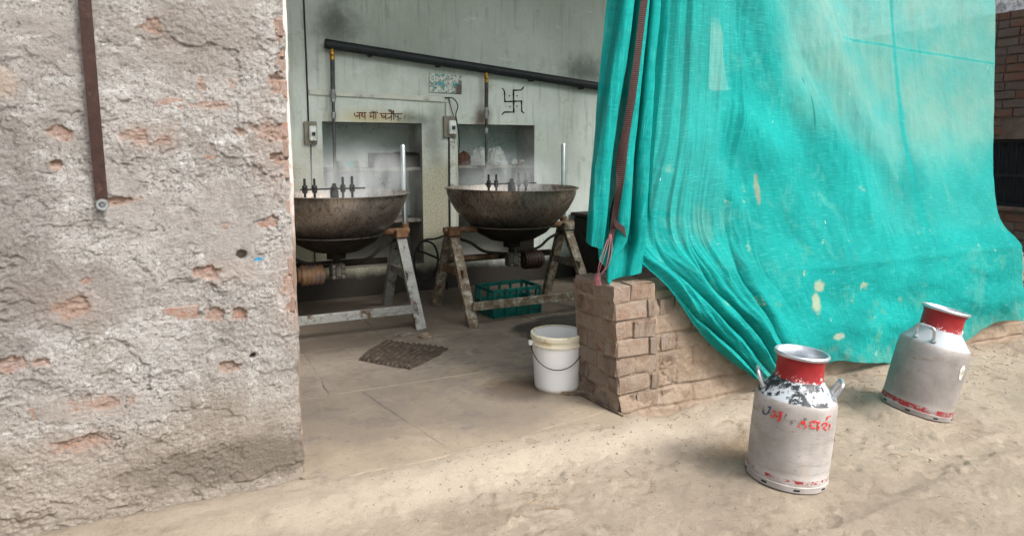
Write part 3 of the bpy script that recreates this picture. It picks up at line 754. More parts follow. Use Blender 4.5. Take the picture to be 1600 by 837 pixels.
# ragged broken end of the plaster at the doorway
ez = wz
edge_x = -1.772 + 0.020 * fbm(ez * 3.2, ez * 0 + .3, 3, 201) + 0.010 * fbm(ez * 13, ez * 0 + .7, 3, 203, .7) + 0.012 * sstep(1.35, 1.0, ez)
tt = sstep(-1.84, -1.762, WX)
PX = WX + tt * (edge_x[None, :] + 1.762)
round_ = 0.022 * sstep(0.35, 1.0, tt) ** 3
P = np.stack([PX, -(h) + round_ - 0.004, WZ], -1)
# the broken edge turns in
P2 = P[-1:, :, :].copy(); P2[:, :, 1] += 0.055; P2[:, :, 0] -= 0.004
Pall = np.concatenate([P, P2], 0)
thin = np.concatenate([thin, thin[-1:]], 0); blue = np.concatenate([blue, blue[-1:]], 0)
o = link('plaster_coat', grid_mesh('plaster_coat', Pall, attrs={'thin': thin, 'blue': blue, 'flat': np.concatenate([flat, flat[-1:]], 0)}), MT['plaster'], None); o.parent = pw; o.location = (2.6, 0, 0)
mb = MB()
zc = np.linspace(-0.12, 3.3, 120); xe = -1.752 + 0.006 * fbm(zc * 3, zc * 0, 3, 211) + 0.003 * fbm(zc * 14, zc * 0, 2, 213)
for k in range(len(zc)):
    mb.v += [(-3.7, 0.045, zc[k]), (xe[k] - .012, 0.034, zc[k]), (xe[k], 0.046, zc[k]), (xe[k], 0.34, zc[k]), (-3.7, 0.34, zc[k])]
    if k: mb.f += [tuple((k - 1) * 5 + j for j in ()) or ((k - 1) * 5 + j, (k - 1) * 5 + (j + 1) % 5, k * 5 + (j + 1) % 5, k * 5 + j) for j in range(5)]
mb.f.append((4, 3, 2, 1, 0)); mb.f.append(tuple((len(zc) - 1) * 5 + j for j in range(5)))
o = mb.build('jamb', 'jamb', None); o.parent = pw; o.location = (2.6, 0, 0)
pbv = brick_variants(MT['patch_brick'], 6, 3)
used = set()
for px, pz, rx, rz in patches:
    for ex in (-rx, 0, rx):
        for ezz in (-rz, 0, rz):
            k = int(math.floor((pz + ezz) / 0.086)); off = 0.12 if k % 2 else 0.0
            i = int(math.floor((px + ex + off) / 0.242)); used.add((i, k))
for i, k in used:
    off = 0.12 if k % 2 else 0.0
    x0 = i * 0.242 - off; x1 = min(x0 + 0.232, -1.772)
    if x1 - x0 < 0.04: continue
    put_brick(pbv, pw, ((x0 + x1) / 2 + 2.6, 0.062 + random.uniform(-.002, .003), k * 0.086 + 0.043), (x1 - x0, 0.11, 0.078))

# ------------------------------------------------------------------ back wall with two niches
YB, YN = 3.8, 4.26
bw = empty('back_wall', (0.5, YB, 0))
tag(bw, 'limewashed back wall with two deep shelved niches behind the pans', 'wall')
N1 = (-0.915, 0.11, 0.30, 1.782); N2 = (0.514, 1.448, 0.30, 1.782)
xc = [-3.6, N1[0], N1[1], N2[0], N2[1], 4.2]; zc_ = [-0.1, 0.30, 1.782, 3.85]
mb = MB(); mn = MB()
for i in range(5):
    for j in range(3):
        x0, x1, z0, z1 = xc[i], xc[i + 1], zc_[j], zc_[j + 1]
        if i in (1, 3) and j == 1:
            a = YN
            mn.add([(x0, a, z0), (x1, a, z0), (x1, a, z1), (x0, a, z1)], [(0, 1, 2, 3)])
            mn.add([(x0, YB, z0), (x0, YN, z0), (x0, YN, z1), (x0, YB, z1)], [(0, 1, 2, 3)])
            mn.add([(x1, YN, z0), (x1, YB, z0), (x1, YB, z1), (x1, YN, z1)], [(0, 1, 2, 3)])
            mn.add([(x0, YB, z1), (x0, YN, z1), (x1, YN, z1), (x1, YB, z1)], [(0, 1, 2, 3)])
            mn.add([(x0, YB, z0), (x1, YB, z0), (x1, YN, z0), (x0, YN, z0)], [(0, 1, 2, 3)])
        else:
            mb.add([(x0, YB, z0), (x1, YB, z0), (x1, YB, z1), (x0, YB, z1)], [(0, 1, 2, 3)])
mb.add([(-3.6, 4.5, -.1), (4.2, 4.5, -.1), (4.2, 4.5, 3.85), (-3.6, 4.5, 3.85), (-3.6, YB, -.1), (4.2, YB, -.1), (4.2, YB, 3.85), (-3.6, YB, 3.85)],
       [(1, 0, 3, 2), (0, 4, 7, 3), (5, 1, 2, 6), (7, 6, 2, 3), (0, 1, 5, 4)])
def child(o, par, inv=True):
    o.parent = par; o.matrix_parent_inverse = par.matrix_basis.inverted(); return o
bpy.context.view_layer.update()
child(mb.build('wall_face', 'limewash'), bw); child(mn.build('niche_lining', 'niche'), bw)
for (x0, x1, _, _), zs in ((N1, (1.305, 0.76)), (N2, (1.318, 0.80))):
    for z in zs:
        child(MB().box(((x0 + x1) / 2, 4.04, z), (x1 - x0 - 0.004, 0.43, 0.035), bev=0.005).build('shelf', 'shelfstone'), bw)
def wallmap(zx0, zy0, sc_, yoff=0.0025):
    def f(x, y):
        px, py = zx0 + x / sc_, zy0 + y / sc_
        F_ = Vector((math.sin(YAW) * math.cos(PITCH), math.cos(YAW) * math.cos(PITCH), -math.sin(PITCH)))
        U_ = CR.cross(F_)
        d = F_ * 1064 + CR * (px - 800) - U_ * (py - 367)
        t = (YB - yoff - CAMP.y) / d.y
        return CAMP + d * t
    return f
tm = wallmap(540, 165, 14.55)
txt = [[(203, 172), (196, 205), (222, 245), (262, 240), (300, 225)], [(262, 165), (470, 165)], [(316, 165), (320, 302)], [(240, 240), (268, 262)],
       [(355, 172), (392, 198), (352, 228), (385, 252), (432, 244)], [(436, 165), (442, 310)],
       [(535, 168), (738, 168)], [(575, 170), (578, 230), (548, 238), (566, 266), (640, 236)], [(640, 168), (642, 312)], [(686, 168), (686, 300)], [(578, 126), (606, 146), (650, 148), (714, 124), 0.8], [(630, 106), (636, 110), 0.9],
       [(778, 182), (1290, 190)], [(808, 196), (828, 236), (900, 248)], [(816, 252), (856, 284), (908, 262)], [(912, 188), (916, 322)],
       [(950, 292), (985, 286), (1040, 248), 1.25], [(1045, 190), (1040, 338)], [(1090, 112), (1098, 322), 1.1], [(972, 104), (1066, 172), 1.3], [(1006, 92), (1094, 152)], 
       [(1124, 200), (1132, 258), (1176, 252)], [(1190, 190), (1196, 340)], [(1222, 292), (1262, 300), 0.9]]
for a_, b_ in ((0, 4), (4, 6), (6, 12), (12, 16), (16, 21), (21, 24)): child(strokes(txt[a_:b_], tm, 21).build('painted_letter', 'paint_maroon'), bw)
smu = [[(1358, 210), (1336, 300), 1.3], [(1448, 242), (1466, 304), 0.8], [(1500, 262), (1530, 300), 0.8], [(1545, 250), (1570, 292), 0.7], [(1410, 316), (1440, 330), 0.7]]
for q_ in smu: child(strokes([q_], tm, 20).build('faded_letter', 'paint_smudge'), bw)
sm_ = wallmap(690, 0, 4.185)
sw_ = [[(470, 588), (472, 736), 1.1], [(412, 666), (525, 662)], [(468, 592), (518, 590), (528, 582), (536, 570)], [(522, 662), (524, 728), (538, 740)], [(474, 734), (412, 734), (403, 740), (396, 750)],
       [(414, 666), (411, 602), (406, 588), (397, 580)], [(442, 628), (445, 628)], [(492, 628), (495, 628)], [(445, 697), (448, 699)], [(491, 695), (494, 697)]]
child(strokes(sw_, sm_, 9).build('painted_symbol', 'paint_black'), bw)
# left end wall of the shed, unseen, closes the room
o = MB().box((-3.75, 2.2, 1.6), (0.25, 4.3, 3.5)).build('side_wall', 'limewash'); tag(o, 'plain end wall of the shed beyond the plastered wall', 'wall')

# ------------------------------------------------------------------ unseen shed roof, raised and set back to let daylight in
rf = empty('shed_roof', (0.2, 2, 3.5)); tag(rf, 'unseen corrugated sheet roof over the pans, raised to let daylight in', 'roof')
bpy.context.view_layer.update()
xs = np.linspace(-3.95, 4.1, 420); ys = np.array([0.75, 4.7])
RX, RY = np.meshgrid(xs, ys, indexing='ij')
child(link('sheet', grid_mesh('sheet', np.stack([RX, RY, 4.15 + 0.012 * np.sin(RX * 2 * math.pi / 0.076) - (RY - 2) * 0.10], -1)), MT['roof']), rf)
for yy in (0.95, 2.4, 3.7):
    child(MB().tube([(-3.9, yy, 4.08 - (yy - 2) * .1), (4.05, yy, 4.08 - (yy - 2) * .1)], 0.05, 12).build('rafter_pole', 'roofwood', None, True), rf)

# ------------------------------------------------------------------ low brick wall with its pillar end
lw = empty('brick_wall', (0, 0.2, 0)); tag(lw, 'low dusty brick wall ending in a square pillar beside the white bucket', 'wall')
bpy.context.view_layer.update()
lean = lambda z: -0.062 * z / 0.76
bvs = brick_variants(MT['brick'], 10, 9)
rnd = random.Random(21)
CH = 0.108
mb = MB()
# mortar core of the pillar (leaning prism)
def prism(mb, x0, x1, y0, y1, z0, z1, ins=0.0):
    V = [(x0 + lean(z0), y0, z0), (x1 + lean(z0), y0, z0), (x1 + lean(z0), y1, z0), (x0 + lean(z0), y1, z0), (x0 + lean(z1), y0, z1), (x1 + lean(z1), y0, z1), (x1 + lean(z1), y1, z1), (x0 + lean(z1), y1, z1)]
    mb.add(V, [(3, 2, 1, 0), (4, 5, 6, 7), (0, 1, 5, 4), (1, 2, 6, 5), (2, 3, 7, 6), (3, 0, 4, 7)])
prism(mb, 0.016, 0.30, 0.016, 0.40, -0.1, 0.735)
mb.box((2.1, 0.22, 0.28), (3.66, 0.36, 0.8))
child(mb.build('mortar_core', 'mud'), lw)
for k in range(7):
    z = k * CH + CH / 2 - 0.005; L = lean(z)
    hh = CH - 0.012 + rnd.uniform(-.004, .004); prot = rnd.uniform(-.006, .008)
    if k % 2 == 0:
        yy = [(0.0, 0.205), (0.217, 0.415)]
        for a, b in yy: child(put_brick(bvs, None, (0.058 + L + rnd.uniform(-.006, .004), (a + b) / 2, z), (b - a, 0.116, hh), R(90)), lw)
        fr_ = [(0.128, 0.285)]
    else:
        yy = [(0.0, 0.11), (0.122, 0.31), (0.322, 0.42)]
        child(put_brick(bvs, None, (0.112 + L, 0.055 + prot * .5, z), (0.228, 0.11, hh)), lw)
        for a, b in yy[1:]: child(put_brick(bvs, None, (0.058 + L + rnd.uniform(-.006, .004), (a + b) / 2, z), (b - a, 0.116, hh), R(90)), lw)
        fr_ = [(0.236, 0.29)]
    for a, b in fr_: child(put_brick(bvs, None, ((a + b) / 2 + L, 0.056 + prot, z), (b - a, 0.112, hh)), lw)
    # rear and right faces
    child(put_brick(bvs, None, (0.21 + L, 0.35, z), (0.17, 0.12, hh)), lw)
    # the low run to the right, seen below the net
    if k < 6:
        x = 0.30 + (0.0 if k % 2 else -0.0); end = {0: 1.5, 1: 1.4, 2: 1.25, 3: 1.1, 4: 0.95, 5: 0.62}[k]
        first = True
        while x < end:
            wdt = (0.12 if (first and k % 2) else 0.225); first = False
            child(put_brick(bvs, None, (x + wdt / 2 + L * .6, 0.062 + 0.012 * min(1, (x - .3) / .6) + rnd.uniform(-.005, .005), z), (wdt - 0.012, 0.11, hh)), lw)
            x += wdt
# mud smeared over the joints, thicker to the right and at the foot
mx_ = span([(0.0, 1.7, 0.008), (1.7, 3.98, 0.03)]); mz_ = span([(-0.14, 0.70, 0.008)])
MX, MZ = np.meshgrid(mx_, mz_, indexing='ij')
cover = 0.010 - 0.022 * sstep(0.15, 0.95, MX + 0.35 * fbm(MX * 3, MZ * 4, 3, 5) + 0.25 * sstep(0.3, 0.0, MZ)) 
cover = cover - 0.015 * fbm(MX * 6, MZ * 8, 4, 15) - 0.008 * fbm(MX * 22, MZ * 28, 3, 25, .7) - 0.035 * sstep(0.10, -0.08, MZ + .10 * fbm(MX * 5, MZ * 3, 3, 17))
crs = np.abs((MZ + 0.005) / CH - np.round((MZ + 0.005) / CH)); cover = cover + 0.014 * sstep(0.12, 0.02, crs) * sstep(0.25, 0.5, vnoise(MX * 3, MZ * 9, 35))
rowi = np.floor((MZ + 0.005) / CH); pp = (MX - .30 + .11 * (rowi % 2)) / .225; pc = np.abs(pp - np.round(pp)); cover = cover + 0.010 * sstep(0.045, 0.01, pc) * sstep(0.35, 0.6, vnoise(MX * 4, MZ * 7, 37)) * sstep(.25, .35, MX)
dip = sstep(0.58, 0.70, MZ + 0.06 * fbm(MX * 5, MX * 0, 2, 55)); cover = cover + 0.06 * dip
child(link('mud_coat', grid_mesh('mud_coat', np.stack([MX + lean(MZ) * sstep(0.6, 0.2, MX), cover, MZ], -1)), MT['mud']), lw)
yy_ = span([(0.0, 0.44, 0.01)])
MY, MZ = np.meshgrid(yy_, mz_, indexing='ij')
cv = 0.006 - 0.012 * fbm(MY * 8, MZ * 9, 4, 45) - 0.006 * fbm(MY * 26, MZ * 30, 3, 47, .7) - 0.024 * sstep(0.12, -0.08, MZ + .05 * fbm(MY * 6, MZ * 0, 2, 46))
child(link('mud_coat', grid_mesh('mud_coat', np.stack([cv + lean(MZ), MY, MZ * 1.03], -1), flip=True), MT['mud']), lw)
# end of the wall at the far right
child(MB().box((3.96, 0.21, 0.25), (0.03, 0.40, 0.8), bev=0.01).build('end_face', 'mud'), lw)

# ------------------------------------------------------------------ brick building across the alley
XA = 6.4
ab = empty('brick_building', (XA, 1.5, 0)); tag(ab, 'brick building with a dark barred opening, at the far right beyond the net', 'building')
bpy.context.view_layer.update()
mb = MB()
OY0, OY1, OZ0, OZ1 = 0.2, 2.6, 0.85, 1.63
for (y0, y1, z0, z1) in ((-1.5, 6, -.15, OZ0), (-1.5, OY0, OZ0, OZ1), (OY1, 6, OZ0, OZ1), (-1.5, 6, OZ1, 3.03)):
    mb.box((XA + 0.19, (y0 + y1) / 2, (z0 + z1) / 2), (0.34, y1 - y0, z1 - z0))
child(mb.build('mortar_bed', 'alley_mortar'), ab)
child(MB().box((XA + 0.25, 2.25, 3.9), (0.36, 7.5, 1.73)).build('upper_wall', 'limewash_alley'), ab)
child(MB().box((XA + 0.02, 1.4, OZ0 - 0.022), (0.10, 2.42, 0.045), bev=0.006).build('sill', 'alley_mortar'), ab)
abv = brick_variants(MT['alley_brick'], 8, 17)
rnd = random.Random(33)
k = 0; z = -0.02
while z < 3.0:
    hh = 0.10
    if not (z + hh > OZ0 - 0.05 and z < OZ1 + 0.0):
        y = 0.75 + (0.12 if k % 2 else 0)
        while y < 2.15:
            wd = rnd.choice((0.24, 0.24, 0.24, 0.125))
            # parts of the upper wall are smeared flush with mortar
            if z < 1.6 or z > 2.05 or rnd.random() < 0.5:
                child(put_brick(abv, None, (XA + 0.055 + rnd.uniform(-.008, .012), y + wd / 2, z + hh / 2), (wd - 0.015, 0.11, hh - 0.014), R(90)), ab)
            y += wd
    z += hh; k += 1
gr = child(MB().box((XA + 0.16, 1.4, (OZ0 + OZ1) / 2), (0.02, OY1 - OY0, OZ1 - OZ0)).build('shutter', 'grilleback'), ab)
for i in range(26):
    y = OY0 + 0.05 + i * 0.092
    child(MB().bar((XA + 0.10, y, OZ0), (XA + 0.10, y, OZ1), 0.014, 0.014, up=(1, 0, 0)).build('grille_bar', 'blackgrille'), ab)
for zr in (OZ0 + 0.02, 1.21, OZ1 - 0.02):
    child(MB().bar((XA + 0.09, OY0, zr), (XA + 0.09, OY1, zr), 0.02, 0.04).build('grille_rail', 'blackgrille'), ab)

# ================================================================== THE NET CURTAIN
def catmull(C, n, axis):
    C = np.moveaxis(np.asarray(C, float), axis, 0); m = C.shape[0]
    t = np.linspace(0, m - 1, n); i = np.clip(np.floor(t).astype(int), 0, m - 2); f = (t - i)
    f = f.reshape((-1,) + (1,) * (C.ndim - 1))
    def at(k):
        lo = 2 * C[0] - C[1]; hi = 2 * C[-1] - C[-2]
        ext = np.concatenate([lo[None], C, hi[None]], 0); return ext[k + 1]
    p0, p1, p2, p3 = at(i - 1), at(i), at(i + 1), at(i + 2)
    o = 0.5 * ((2 * p1) + (-p0 + p2) * f + (2 * p0 - 5 * p1 + 4 * p2 - p3) * f ** 2 + (-p0 + 3 * p1 - 3 * p2 + p3) * f ** 3)
    return np.moveaxis(o, 0, axis)
cu = empty('net_curtain', (1.9, 0.2, 0)); tag(cu, 'large turquoise green shade net hung over the low brick wall', 'curtain')
bpy.context.view_layer.update()
Cg = [  # columns left to right; rows top to hem
    [(.34, .24, 3.50), (.31, .20, 2.4), (.27, .18, 1.6), (.15, .15, .99), (.305, -.04, .70), (.57, -.065, .375), (.93, -.085, .105)],
    [(.50, .24, 3.50), (.46, .20, 2.4), (.40, .17, 1.6), (.26, .12, 1.02), (.44, -.04, .70), (.70, -.075, .40), (1.03, -.105, .085)],
    [(.68, .24, 3.50), (.65, .20, 2.4), (.60, .16, 1.62), (.48, .07, 1.03), (.61, -.035, .70), (.86, -.08, .42), (1.13, -.12, .075)],
    [(.92, .28, 3.50), (.90, .23, 2.4), (.85, .17, 1.64), (.70, .07, 1.06), (.80, -.03, .72), (1.02, -.08, .42), (1.24, -.125, .065)],
    [(1.25, .34, 3.50), (1.23, .27, 2.4), (1.19, .19, 1.65), (1.05, .07, 1.06), (1.10, -.03, .73), (1.26, -.075, .42), (1.42, -.115, .06)],
    [(1.74, .46, 3.50), (1.72, .36, 2.4), (1.69, .24, 1.65), (1.58, .09, 1.05), (1.58, -.035, .735), (1.66, -.07, .42), (1.76, -.10, .06)],
    [(2.33, .54, 3.50), (2.32, .42, 2.4), (2.29, .27, 1.65), (2.22, .10, 1.05), (2.20, -.035, .735), (2.22, -.06, .40), (2.26, -.075, .02)],
    [(3.00, .58, 3.50), (2.99, .44, 2.4), (2.96, .28, 1.65), (2.89, .10, 1.05), (2.86, -.035, .735), (2.86, -.055, .40), (2.88, -.065, .035)],
    [(3.76, .58, 3.50), (3.70, .42, 2.4), (3.62, .28, 1.65), (3.53, .10, 1.05), (3.52, -.03, .735), (3.50, -.05, .43), (3.48, -.06, .14)],
    [(4.17, .58, 3.50), (4.03, .40, 2.5), (3.89, .28, 1.68), (3.785, .12, 1.01), (3.855, -.03, .735), (3.845, -.045, .45), (3.83, -.05, .155)],
]
NU, NV = 560, 420
G = catmull(catmull(Cg, NU, 0), NV, 1)
si = np.linspace(0, 9, NU)[:, None] * np.ones((1, NV)); ti = np.linspace(0, 6, NV)[None, :] * np.ones((NU, 1))
def normals(G):
    a = np.gradient(G, axis=0); b = np.gradient(G, axis=1)
    n_ = np.cross(a, b); n_ /= np.linalg.norm(n_, axis=-1, keepdims=True) + 1e-9
    s_ = np.where(n_[..., 1:2] > 0, -1, 1); return n_ * s_
Nn = normals(G)
x_, z_ = G[..., 0], G[..., 2]
# heavy folds that sweep from the pillar down to the right
k1 = 0.5 + si * 1.1 + 0.10 * np.sin(ti * 1.9) + 0.55 * fbm(si * .9, ti * .55, 3, 301)
rdg = np.abs(np.sin(math.pi * k1)) ** 0.75
A1 = sstep(2.7, 3.8, ti) * sstep(4.6, 2.2, si) * (0.12 + 0.88 * sstep(0, .4, si)) * (1 - 0.45 * sstep(5.2, 6, ti))
disp = (0.072 + .045 * fbm(si * 1.3, ti * .8, 2, 304)) * A1 * rdg + 0.010 * A1 * fbm(si * 5, ti * 2.2, 3, 306)
k2 = si * 2.6 + .4 * fbm(si, ti * .5, 2, 303); disp = disp + 0.006 * A1 * (0.5 + 0.5 * np.cos(2 * math.pi * k2))
# vertical pleats of the upper left
k3 = si * 1.15 + 0.75 * fbm(si * .8, ti * .3, 3, 305)
A3 = sstep(4.4, 1.0, si) * sstep(3.6, 2.4, ti)
disp = disp + 0.028 * A3 * (0.5 + 0.5 * np.cos(2 * math.pi * k3)) ** 2.5 + 0.0025 * A3 * np.cos(2 * math.pi * (si * 4.1 + .5 * fbm(si, ti * .3, 2, 307)))
# slack hanging in curved swags towards the right, strained lines toward the upper left
sw1 = x_ * 1.0 + z_ * 0.55 + 0.25 * fbm(x_ * .9, z_ * .9, 3, 309)
A4 = sstep(2.2, 4, si) * sstep(4.1, 3.0, ti)
disp = disp + A4 * (0.024 * np.cos(2 * math.pi * sw1 * 1.5) * sstep(3.4, 1.6, x_) + 0.018 * fbm(x_ * 2 + z_ * 1.2, z_ * .8 - x_ * .4, 3, 311))
disp = disp + A4 * 0.016 * fbm(x_ * 7 + z_ * 3.2, (z_ - x_ * .3) * 1.1, 3, 313) * sstep(2.9, 1.4, x_)
A6 = sstep(.6, 1.8, si) * sstep(8.6, 6.5, si) * sstep(4.3, 3.2, ti)
cr_ = fbm(si * 3.2 + .12 * ti, ti * .35, 3, 331, .6); disp = disp + A6 * (0.016 * (1 - np.abs(cr_) * 2.4) * sstep(.3, .65, vnoise(si * .9, ti * .7, 333)) + 0.006 * fbm(si * 11, ti * .6, 3, 335))
# in front of the wall
A5 = sstep(4.0, 4.6, ti) * sstep(2.2, 3.8, si)
disp = disp + A5 * (0.012 + 0.030 * np.exp(-((ti - 5.35) / .4) ** 2) + 0.018 * fbm(x_ * 1.6 + z_ * 1.5, z_ * 3.5, 3, 315) + 0.007 * fbm(x_ * 5 + z_ * 5, z_ * 6, 3, 317))
disp = disp + 0.007 * np.exp(-((z_ - .735) / .03) ** 2) * sstep(4, 5.2, si)
hemf = sstep(5.4, 6, ti) * A5
disp = disp + hemf * (0.018 + 0.022 * np.sin(x_ * 7 + 1.5 * fbm(x_ * 2, x_ * 0, 2, 319)))
disp = disp + 0.0025 * fbm(x_ * 22, z_ * 22, 3, 321)
G = G + Nn * disp[..., None]
# uneven hem, lifted in places
hem = sstep(4.8, 6, ti); G[..., 2] += hem * (0.018 * np.sin(x_ * 4.1 + .6) * sstep(1.0, 1.5, x_) + 0.045 * np.exp(-((x_ - 1.62) / .16) ** 2) + 0.012 * fbm(x_ * 6, x_ * 0 + .5, 3, 323))
# the gathered stitch lump under the fold at the right end
uvn = np.stack([np.cumsum(np.r_[0, np.mean(np.linalg.norm(np.diff(G, axis=0), axis=-1), axis=1)])[:, None] * np.ones((1, NV)),
                np.cumsum(np.r_[0, np.mean(np.linalg.norm(np.diff(G, axis=1), axis=-1), axis=0)])[None, :] * np.ones((NU, 1))], -1)
# single, see-through weave at the upper right, double elsewhere; also masks the painted backlight
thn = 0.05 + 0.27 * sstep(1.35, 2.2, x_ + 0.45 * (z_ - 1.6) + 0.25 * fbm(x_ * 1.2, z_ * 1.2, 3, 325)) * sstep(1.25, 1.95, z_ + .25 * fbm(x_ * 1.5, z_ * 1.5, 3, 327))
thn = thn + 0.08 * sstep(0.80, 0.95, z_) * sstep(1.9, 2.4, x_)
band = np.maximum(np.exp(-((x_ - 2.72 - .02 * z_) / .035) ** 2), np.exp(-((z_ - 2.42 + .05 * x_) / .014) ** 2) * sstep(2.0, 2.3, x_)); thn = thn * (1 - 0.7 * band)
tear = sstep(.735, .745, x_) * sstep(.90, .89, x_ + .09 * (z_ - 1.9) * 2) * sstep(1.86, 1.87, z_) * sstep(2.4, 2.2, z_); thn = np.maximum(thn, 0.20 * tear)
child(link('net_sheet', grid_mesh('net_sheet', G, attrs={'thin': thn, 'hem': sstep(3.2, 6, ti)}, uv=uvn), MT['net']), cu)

# gathered end, pleated, hanging beside and over the pillar
nu, nv = 260, 300
u = np.linspace(0, 1, nu)[:, None] * np.ones((1, nv)); v = np.linspace(0, 1, nv)[None, :] * np.ones((nu, 1))
hemz = np.interp(u[:, 0], [0, .12, .3, .45, .56, .68, .82, 1], [.985, .96, .87, .775, .735, .765, .79, .82])[:, None]
zg = 3.5 + (hemz - 3.5) * v
xl = np.interp(zg, [.7, .97, 1.4, 1.8, 2.34, 3.5], [-.165, -.165, -.135, -.075, .012, .14]); xr = np.interp(zg, [.7, .97, 1.4, 1.8, 2.34, 3.5], [.22, .27, .29, .31, .335, .40])
lower = sstep(1.15, .78, zg)
xx = xl + (xr - xl) * u
ph = u * 3.3 + .12 * np.sin(zg * 1.7 + u * 3) + .45 * fbm(u * 2.2, zg * .5, 3, 401)
am = (0.072 + 0.02 * fbm(u * 3, zg * .6, 2, 403)) * (1 - .55 * lower)
yg = 0.13 + am * np.cos(2 * math.pi * ph) + 0.005 * np.cos(2 * math.pi * (u * 9 + .9 * fbm(u * 4, zg * .5, 2, 405))) + 0.012 * fbm(u * 9 + zg * .8, zg * 2.2, 3, 407) + 0.005 * fbm(u * 26, zg * 5, 3, 409)
xx = xx + 0.022 * np.sin(4 * math.pi * ph) * (1 - .4 * lower)
# the lowest point slips over the pillar's front left corner
tip = np.exp(-((u - .5) / .2) ** 2) * sstep(1.0, .80, zg)
xx = xx * (1 - tip * .75) + (-0.078) * tip * .75; yg = yg * (1 - tip * .7) + (0.05 - .12 * (u - .5)) * tip * .7
yg = yg - 0.09 * sstep(.62, .95, u) * lower * 0.6
Gb = np.stack([xx, yg, zg], -1)
uvb = np.stack([zg * .6, u * 1.1], -1)
thb = np.full_like(u, 0.03)
child(link('gathered_end', grid_mesh('gathered_end', Gb, attrs={'thin': thb, 'hem': sstep(.8, 1, v) * .8}, uv=uvb), MT['net']), cu)
# brown binding tape along the gathered end
def bunch_front(uc, z):
    i = int(uc * (nu - 1)); j = int(np.argmin(np.abs(zg[i] - z))); p = Gb[i, j]; return p
tz = np.linspace(3.45, 1.00, 90)
tp = []
for z in tz:
    xc_ = np.interp(z, [1.0, 1.63, 2.35, 3.45], [-.036, .052, .148, .25]); wdt = np.interp(z, [1.0, 1.3, 2.35], [.044, .040, .044])
    row = []
    for e in (-.5, 0, .5):
        x = xc_ + e * wdt
        col_ = np.abs(Gb[..., 0] - x) + 2 * np.abs(Gb[..., 2] - z); m_ = col_ < .03
        y = Gb[..., 1][m_].min() if m_.any() else .08
        row.append((x, y, z))
    tp.append(row)
tp = np.array(tp)
for _ in range(6):
    tp[1:-1, :, 1] = (tp[:-2, :, 1] + 2 * tp[1:-1, :, 1] + tp[2:, :, 1]) / 4
tp[..., 1] = tp[..., 1].min(axis=1, keepdims=True) * .6 + tp[..., 1] * .4 - 0.010
child(MB().tube([(-.2, .20, 3.53), (.35, .25, 3.53), (1.25, .345, 3.53), (2.4, .55, 3.53), (4.3, .6, 3.53)], .03, 12).build('hanging_pole', 'roofwood', None, True), cu)
uvt = np.stack([np.tile([0, .5, 1], (90, 1)) * .06, np.repeat(tz[:, None], 3, 1)], -1)
child(link('binding_tape', grid_mesh('binding_tape', tp, uv=uvt), MT['webbing']), cu)
e_ = tp[-1, 1]
# turned-back corner of the tape
q = np.array([[(e_[0] + .02, e_[1] - .012, 1.12), (e_[0] + .06, e_[1] - .02, 1.085), (e_[0] + .105, e_[1] - .015, 1.06)], [(e_[0] + .02, e_[1] - .012, 1.075), (e_[0] + .06, e_[1] - .02, 1.045), (e_[0] + .105, e_[1] - .012, 1.005)]])
q = catmull(catmull(q, 6, 0), 12, 1)
child(link('binding_tape', grid_mesh('binding_tape', q, uv=np.stack([q[..., 0], q[..., 0]], -1)), MT['webbing']), cu)
for dx_, dy_, zt in ((-.012, 0, .765), (-.004, .01, .76), (.006, -.006, .775), (.014, .004, .77)):
    pts = [(e_[0] + dx_ * .5, e_[1] - .004, 1.03), (e_[0] - .03 + dx_ * 2.2, e_[1] - .02, .94), (e_[0] - .05 + dx_ * 2.5, e_[1] + dy_ - .01, .85), (-.09 + dx_ * .6, .10 + dy_, zt + .02), (-.088 + dx_, .115 + dy_ * 2, zt - .02)]
    pts = catmull(np.array(pts), 20, 0)
    child(MB().tube([tuple(p) for p in pts], 0.0024, 6).build('loose_thread', 'thread', None, True), cu)
mb = MB()
for k in range(26):
    a = rnd.uniform(-1, 1); b_ = rnd.uniform(-1, 1)
    mb.tube([(-.088 + .008 * a, .112 + .010 * b_, .80), (-.096 + .015 * a, .113 + .022 * b_, .765), (-.094 + .018 * a, .112 + .03 * b_, .735 + .01 * rnd.random())], .0018, 4)
child(mb.build('thread_tassel', 'thread'), cu)

